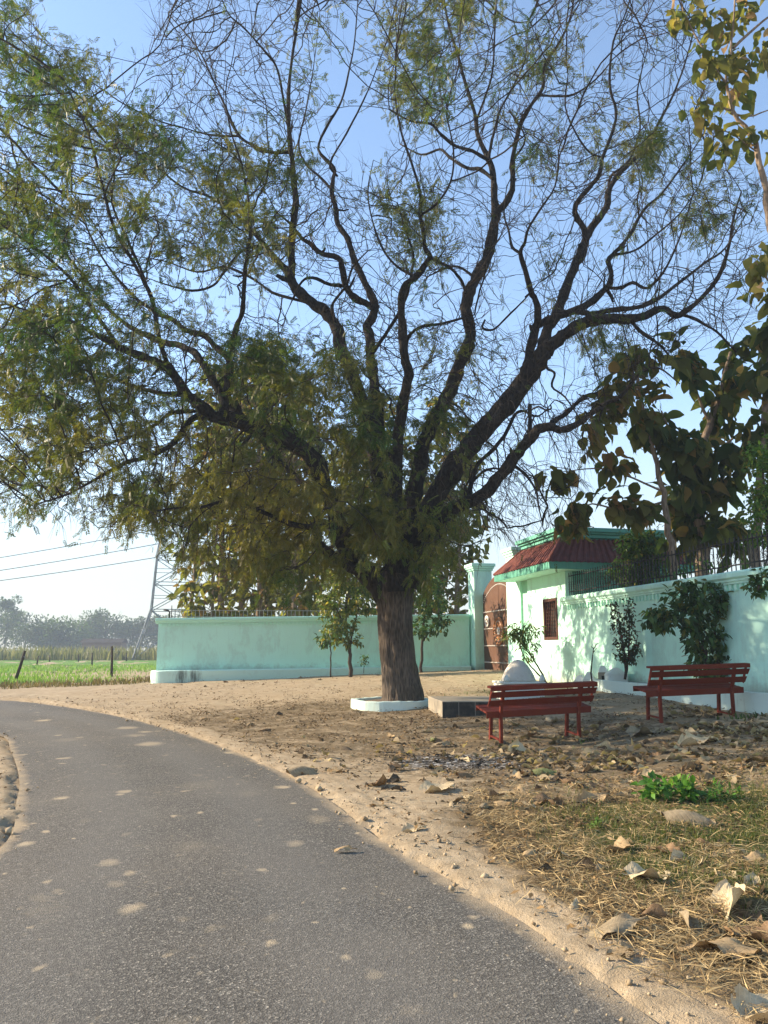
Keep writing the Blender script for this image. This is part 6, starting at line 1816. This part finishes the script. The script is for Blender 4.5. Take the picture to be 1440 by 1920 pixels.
# clods and grit along the road edges
g = np.random.default_rng(58)
i_ = g.integers(0, NR, 5200)
side_ = g.random(5200) < .75
e_ = np.where(side_[:, None], REs[i_], LEs[i_])
nrm_ = np.gradient(REs, axis=0); nrm_ = unit(np.c_[nrm_[:, 1], -nrm_[:, 0]]); nl_ = np.gradient(LEs, axis=0); nl_ = unit(np.c_[-nl_[:, 1], nl_[:, 0]])
off_ = np.abs(g.normal(0, .45, 5200)) - .12
p2 = e_ + np.where(side_[:, None], nrm_[i_], nl_[i_]) * off_[:, None] + g.normal(0, .08, (5200, 2))
ok = (p2[:, 1] > 2.5) & (p2[:, 1] < 26)
p2 = p2[ok]; n = len(p2)
TV = np.array([(1, 0, 0), (-.9, .1, 0), (0, .8, .1), (.1, -.9, 0), (0, 0, .7), (0, .1, -.6)]); TF = [np.array([(0, 2, 4), (2, 1, 4), (1, 3, 4), (3, 0, 4), (2, 0, 5), (1, 2, 5), (3, 1, 5), (0, 3, 5)])]
a = g.uniform(0, 6.28, n)
zc = np.where(road_dist(p2[:, 0], p2[:, 1]) < .05, .012, gz(p2[:, 0], p2[:, 1]) + .02)
V, F = scatter(TV, TF, np.c_[p2, zc], rot_frames(np.c_[np.cos(a), np.sin(a), g.normal(0, .2, n)], g.uniform(-1, 1, n)), g.gamma(1.6, .0055, n) + .003)
t_ = g.random((n, 1))
o = link('grit', np_mesh('grit', V, F, tint=np.repeat(np.array([.20, .14, .08]) * (1 - t_) + np.array([.48, .38, .25]) * t_, 6, 0)), M['litter'])
tag(o, 'small clods and grit along the edges of the road', 'grit', kind='stuff')

# weeds
p = gpt(1252, 1508)
shrub('weed_plant', 'bright green broadleaf weed clump growing in the near grass', 'plant', p, [([p, p + (0, 0, .10)], .008, .004), ([p + (-.1, 0, 0), p + (-.15, 0, .1)], .006, .003), ([p + (.12, 0, 0), p + (.14, 0, .1)], .006, .003)],
      [(p + (0, 0, .13), (.20, .16, .10), 130), (p + (-.17, .02, .10), (.13, .13, .08), 70), (p + (.17, -.02, .11), (.13, .13, .09), 70)], .105, [(.05, .15, .02), (.12, .27, .04), (.2, .3, .06)], 'shrub_leaf', SMALL_T, 61, -.3, twig=.003, spread=.4)
p = gpt(1345, 1508)
shrub('weed_plant', 'lower feathery green weed clump right beside the broadleaf one', 'plant', p, [([p, p + (0, 0, .10)], .008, .004), ([p + (.1, 0, 0), p + (.14, 0, .08)], .006, .003)],
      [(p + (0, 0, .09), (.18, .14, .08), 150), (p + (.16, .0, .07), (.12, .1, .07), 80), (p + (-.12, -.03, .08), (.1, .1, .07), 60)], .065, [(.045, .12, .02), (.10, .21, .035), (.2, .25, .06)], 'shrub_leaf', [broad_template(3, .3, .3, .2, .03, 3)], 62, -.2, twig=.003, spread=.5)
p = gpt(1112, 1560)
shrub('weed_plant', 'tiny pale green weed between the straw and the brown litter', 'plant', p, [([p, p + (0, 0, .05)], .005, .003)], [(p + (0, 0, .05), (.07, .07, .045), 45)], .04, [(.08, .15, .03), (.17, .26, .06), (.25, .3, .1)], 'shrub_leaf', SMALL_T, 63, -.2, twig=.002, spread=.3)

# ------------------------------------------------------------------ field fence, tower, lines
POSTS = [(27, 1277, 47, 1220, 34, .075, 'dark wooden post leaning right at the near left field edge'), (209, 1272, 210, 1212, 37, .07, 'upright dark wooden post at the field edge left of the long wall'), (68, 1248, 72, 1230, 66, .07, 'small leaning post in the field right of the leaning near post'), (172, 1247, 173, 1224, 66, .07, 'small upright post in the field left of the dark upright post'), (93, 1240, 93, 1228, 88, .08, 'tiny far post at the sugar cane, left one'), (147, 1240, 147, 1227, 88, .08, 'tiny far post at the sugar cane, middle one'), (237, 1238, 237, 1224, 92, .08, 'tiny far post beside the feet of the lattice tower')]
for px_, py_, qx, qy, D, r_, lab in POSTS:
    a = at(px_, py_, D); a[2] = g1(a[0], a[1]) - .05; b = at(qx, qy, D + .2)
    m_ = MB(); m_.tube([np.zeros(3), (b - a) * .5 + (.015, 0, 0), b - a], [r_, r_ * .85, r_ * .7], 8, rough=.2, seed=px_); tag(m_.build('fence_post', M['post'], None, a), lab, 'post', 'field fence posts', 'thing')
w1 = at(44, 1230, 34.1); w2 = at(210, 1228, 37)
wr = empty('fence_wire', 'thin slack wire strung between the two near field posts', 'wire', w1)
m_ = MB()
for dz_ in (0, -.35):
    m_.tube([w1 * (1 - q) + w2 * q - w1 + np.array([0, 0, dz_ - .45 * 4 * q * (1 - q)]) for q in np.linspace(0, 1, 12)], .006, 4)
m_.tube([np.zeros(3), at(90, 1277, 34.5) - w1], .006, 4)
m_.build('wire', M['cable'], wr)

tc = at(324, 1235, 105); tc[2] = .05
tw = empty('transmission_tower', 'tall grey lattice transmission tower beyond the free end of the long wall', 'tower', tc, rad(15))
hw = lambda z: np.interp(z, [0, 6.6, 13.7, 26, 36], [5.0, 3.1, 2.7, 1.1, .5])
cr = [(-1, -1), (1, -1), (1, 1), (-1, 1)]
for sx_, sy_ in cr:
    m_ = MB()
    zs = [0, 6.6, 13.7, 26, 36]
    for a, b in zip(zs[:-1], zs[1:]): m_.bar((sx_ * hw(a), sy_ * hw(a), a), (sx_ * hw(b), sy_ * hw(b), b), .13, .13)
    m_.build('leg', M['steel'], tw)
m_ = MB()
lv = [0, 6.6, 10.2, 13.7, 17, 20, 23, 26, 28.5, 31, 33.5, 36]
for k in range(4):
    (ax_, ay_), (bx_, by_) = cr[k], cr[(k + 1) % 4]
    for z0, z1 in zip(lv[:-1], lv[1:]):
        A = np.array([ax_ * hw(z0), ay_ * hw(z0), z0]); B = np.array([bx_ * hw(z0), by_ * hw(z0), z0]); C_ = np.array([ax_ * hw(z1), ay_ * hw(z1), z1]); E_ = np.array([bx_ * hw(z1), by_ * hw(z1), z1])
        m_.bar(A, E_, .10, .10); m_.bar(B, C_, .10, .10); m_.bar(C_, E_, .10, .10)
        mid = (A + E_ + B + C_) / 4
        if z0 < 14:
            m_.bar((A + C_) / 2, mid, .07, .07); m_.bar((B + E_) / 2, mid, .07, .07); m_.bar((C_ + E_) / 2, mid, .07, .07)
            if z0 == 0: m_.bar(A * .5 + mid * .5, (A * .7 + C_ * .3), .07, .07); m_.bar(B * .5 + mid * .5, (B * .7 + E_ * .3), .07, .07)
m_.build('bracing', M['steel'], tw)
for z in (17, 23, 29):
    m_ = MB()
    for s in (-1, 1):
        tip = np.array([s * 7.0, 0, z + .4])
        for sy_ in (-1, 1):
            for zz_ in (z, z + 1.8): m_.bar((s * hw(zz_), sy_ * hw(zz_), zz_), tip, .12, .12)
    m_.build('cross_arm', M['steel'], tw)
for k, (y0, ye, lab) in enumerate([(1033, 992, 'topmost of the three power lines at the left'), (1057, 1019, 'middle one of the three power lines at the left'), (1076, 1044, 'lowest of the three power lines at the left')]):
    a = at(-650, y0 + (y0 - ye) / 300 * 650 + 6, 102); b = at(300, ye, 104)
    m_ = MB(); m_.tube([(a * (1 - q) + b * q) - b + np.array([0, 0, -.9 * 4 * q * (1 - q)]) for q in np.linspace(0, 1, 24)], .055, 5)
    tag(m_.build('power_line', M['cable'], None, b), lab, 'cable', 'power lines to the lattice tower', 'thing')

# ------------------------------------------------------------------ far trees and shed
def far_tree(label, px_, ytop, wpx, D, seed, bare=False, tall=False):
    g = np.random.default_rng(seed)
    D = D * 1.9; b0 = at(px_, 1228.5, D); b0[2] = .05
    top = at(px_, ytop, D)[2]; W = wpx / FPX * D
    root = empty('far_tree', label, 'tree', b0, 0, 'hazy trees beyond the field')
    H = top
    P = np.array([(0, 0, 0), (g.normal(0, .2), 0, H * .3), (g.normal(0, .4), 0, H * .62)])
    Vs, Qs = tube(P, [.28, .22, .14], 7); off = len(Vs); VV = [Vs]; QQ = [Qs]
    ends = []
    for k in range(16 if bare else 9):
        a = g.uniform(0, 6.28); s = P[1] * (1 - k / 16) + P[2] * (k / 16)
        e_ = np.array([math.cos(a) * W * .42, math.sin(a) * W * .35, H * g.uniform(.55, .98)])
        V, Q = tube(np.array([s, (s + e_) / 2 + (0, 0, .3), e_]), [.11, .07, .03], 5); VV.append(V); QQ.append(Q + off); off += len(V); ends.append(e_)
        if bare:
            for q in range(9):
                st = s * .4 + e_ * .6; e2 = st + unit(g.normal(0, 1, 3) + (0, 0, .8)) * W * .22
                V, Q = tube(np.array([st, (st + e2) / 2 + g.normal(0, .1, 3), e2]), [.035, .025, .012], 4); VV.append(V); QQ.append(Q + off); off += len(V)
    link('trunk', np_mesh('trunk', np.concatenate(VV), [np.concatenate(QQ)], True), M['limb_bark'], root)
    if not bare:
        blobs = [(np.array([g.uniform(-.36, .36) * W, g.uniform(-.25, .25) * W, H * g.uniform(.28, .84)]), W * g.uniform(.16, .28)) for _ in range(16)]
        blobs += [(np.array([g.uniform(-.12, .12) * W, 0, H * .90]), W * .13)]
        if tall: blobs = [(np.array([g.uniform(-.3, .3) * W, g.uniform(-.2, .2) * W, H * g.uniform(.45, .95)]), W * g.uniform(.10, .17)) for _ in range(20)]
        pos_ = []; dr = []
        for c_, r_ in blobs:
            n = int(150 * (1 if not tall else .6)); d_ = unit(g.normal(0, 1, (n, 3))); pos_.append(c_ + d_ * r_ * (g.random((n, 1)) ** .4) * np.array([1, 1, .8])); dr.append(d_ + g.normal(0, .5, d_.shape))
        pos_ = np.concatenate(pos_); dr = np.concatenate(dr); n = len(pos_)
        t_ = g.random((n, 1)); base_ = np.array([.045, .075, .025]) * g.uniform(.8, 1.3) ; 
        tint_ = base_ * (1 - t_) + base_ * 2.0 * t_
        leaf_mesh('crown', SMALL_T, pos_, unit(dr), g.uniform(-1, 1, n), g.uniform(.5, 1.1, n), tint_, M['far_leaf'], root, seed, False)


FT = [(8, 1113, 60, 128, 'tall thin crowned hazy tree at the left picture edge', 0, 1), (45, 1152, 120, 124, 'broad hazy tree below the tall thin one at the left edge'), (-40, 1140, 120, 130, 'hazy tree cut off by the left picture edge'), (100, 1162, 110, 126, 'low wide hazy tree right of the leftmost broad one'), (148, 1145, 70, 132, 'bare branched hazy tree behind the dark round trees', 1, 0),
      (170, 1150, 60, 140, 'feathery hazy tree between the bare tree and the roundest dark one'), (195, 1143, 80, 128, 'tallest round dark hazy tree over the long shed'), (232, 1165, 50, 140, 'small pale hazy tree in the gap left of the tower'), (262, 1160, 70, 126, 'hazy tree behind the left legs of the lattice tower'), (300, 1156, 80, 134, 'hazy tree behind the middle of the lattice tower'), (350, 1150, 90, 130, 'hazy tree between lattice tower and wall end'), (130, 1168, 90, 118, 'low hazy tree standing nearest the cane, mid left'), (75, 1172, 90, 117, 'low hazy bushy tree standing nearest the cane, far left'),
      (420, 1150, 100, 135, 'hazy tree seen between the trunks of the grove'), (520, 1155, 110, 138, 'hazy tree far behind the middle of the grove')]
for k, f_ in enumerate(FT):
    far_tree(f_[4], f_[0], f_[1], f_[2], f_[3], 700 + k, len(f_) > 5 and f_[5] == 1, len(f_) > 6 and f_[6] == 1)
a = at(152, 1230, 190); b = at(226, 1230, 190)
sh = empty('field_shed', 'long low grey shed at the foot of the hazy trees', 'shed', (a[0], 190, .05))
Ls = b[0] - a[0]
m_ = MB(); m_.box(0, Ls, 0, 4, 0, 3.0); m_.build('wall', M['soil'], sh)
m_ = MB(); m_.hexa([(-.4, -.6, 3.002), (Ls + .4, -.6, 3.002), (Ls + .4, 4.4, 3.002), (-.4, 4.4, 3.002), (-.4, 1.6, 4.0), (Ls + .4, 1.6, 4.0), (Ls + .4, 2.2, 4.0), (-.4, 2.2, 4.0)]); m_.build('roof', M['post'], sh)
for k in range(4):
    m_ = MB(); m_.box(.7 + k * Ls / 4.2, 1.5 + k * Ls / 4.2, -.03, .02, .02, 2.0); m_.build('doorway', M['dark'], sh)

# ------------------------------------------------------------------ haze
t = NT('haze_air')
pv = t.n('VolumePrincipled')
pv.inputs['Color'].default_value = (.53, .63, .76, 1)
pv.inputs['Density'].default_value = .0014
pv.inputs['Anisotropy'].default_value = .0
t.l(pv.outputs[0], t.out.inputs['Volume'])
m_ = MB(); m_.box(-400, 400, -400, 400, -1.1, 38)
hz = m_.build('haze', t.m)
tag(hz, 'pale winter haze hanging over the field', 'haze', kind='stuff')
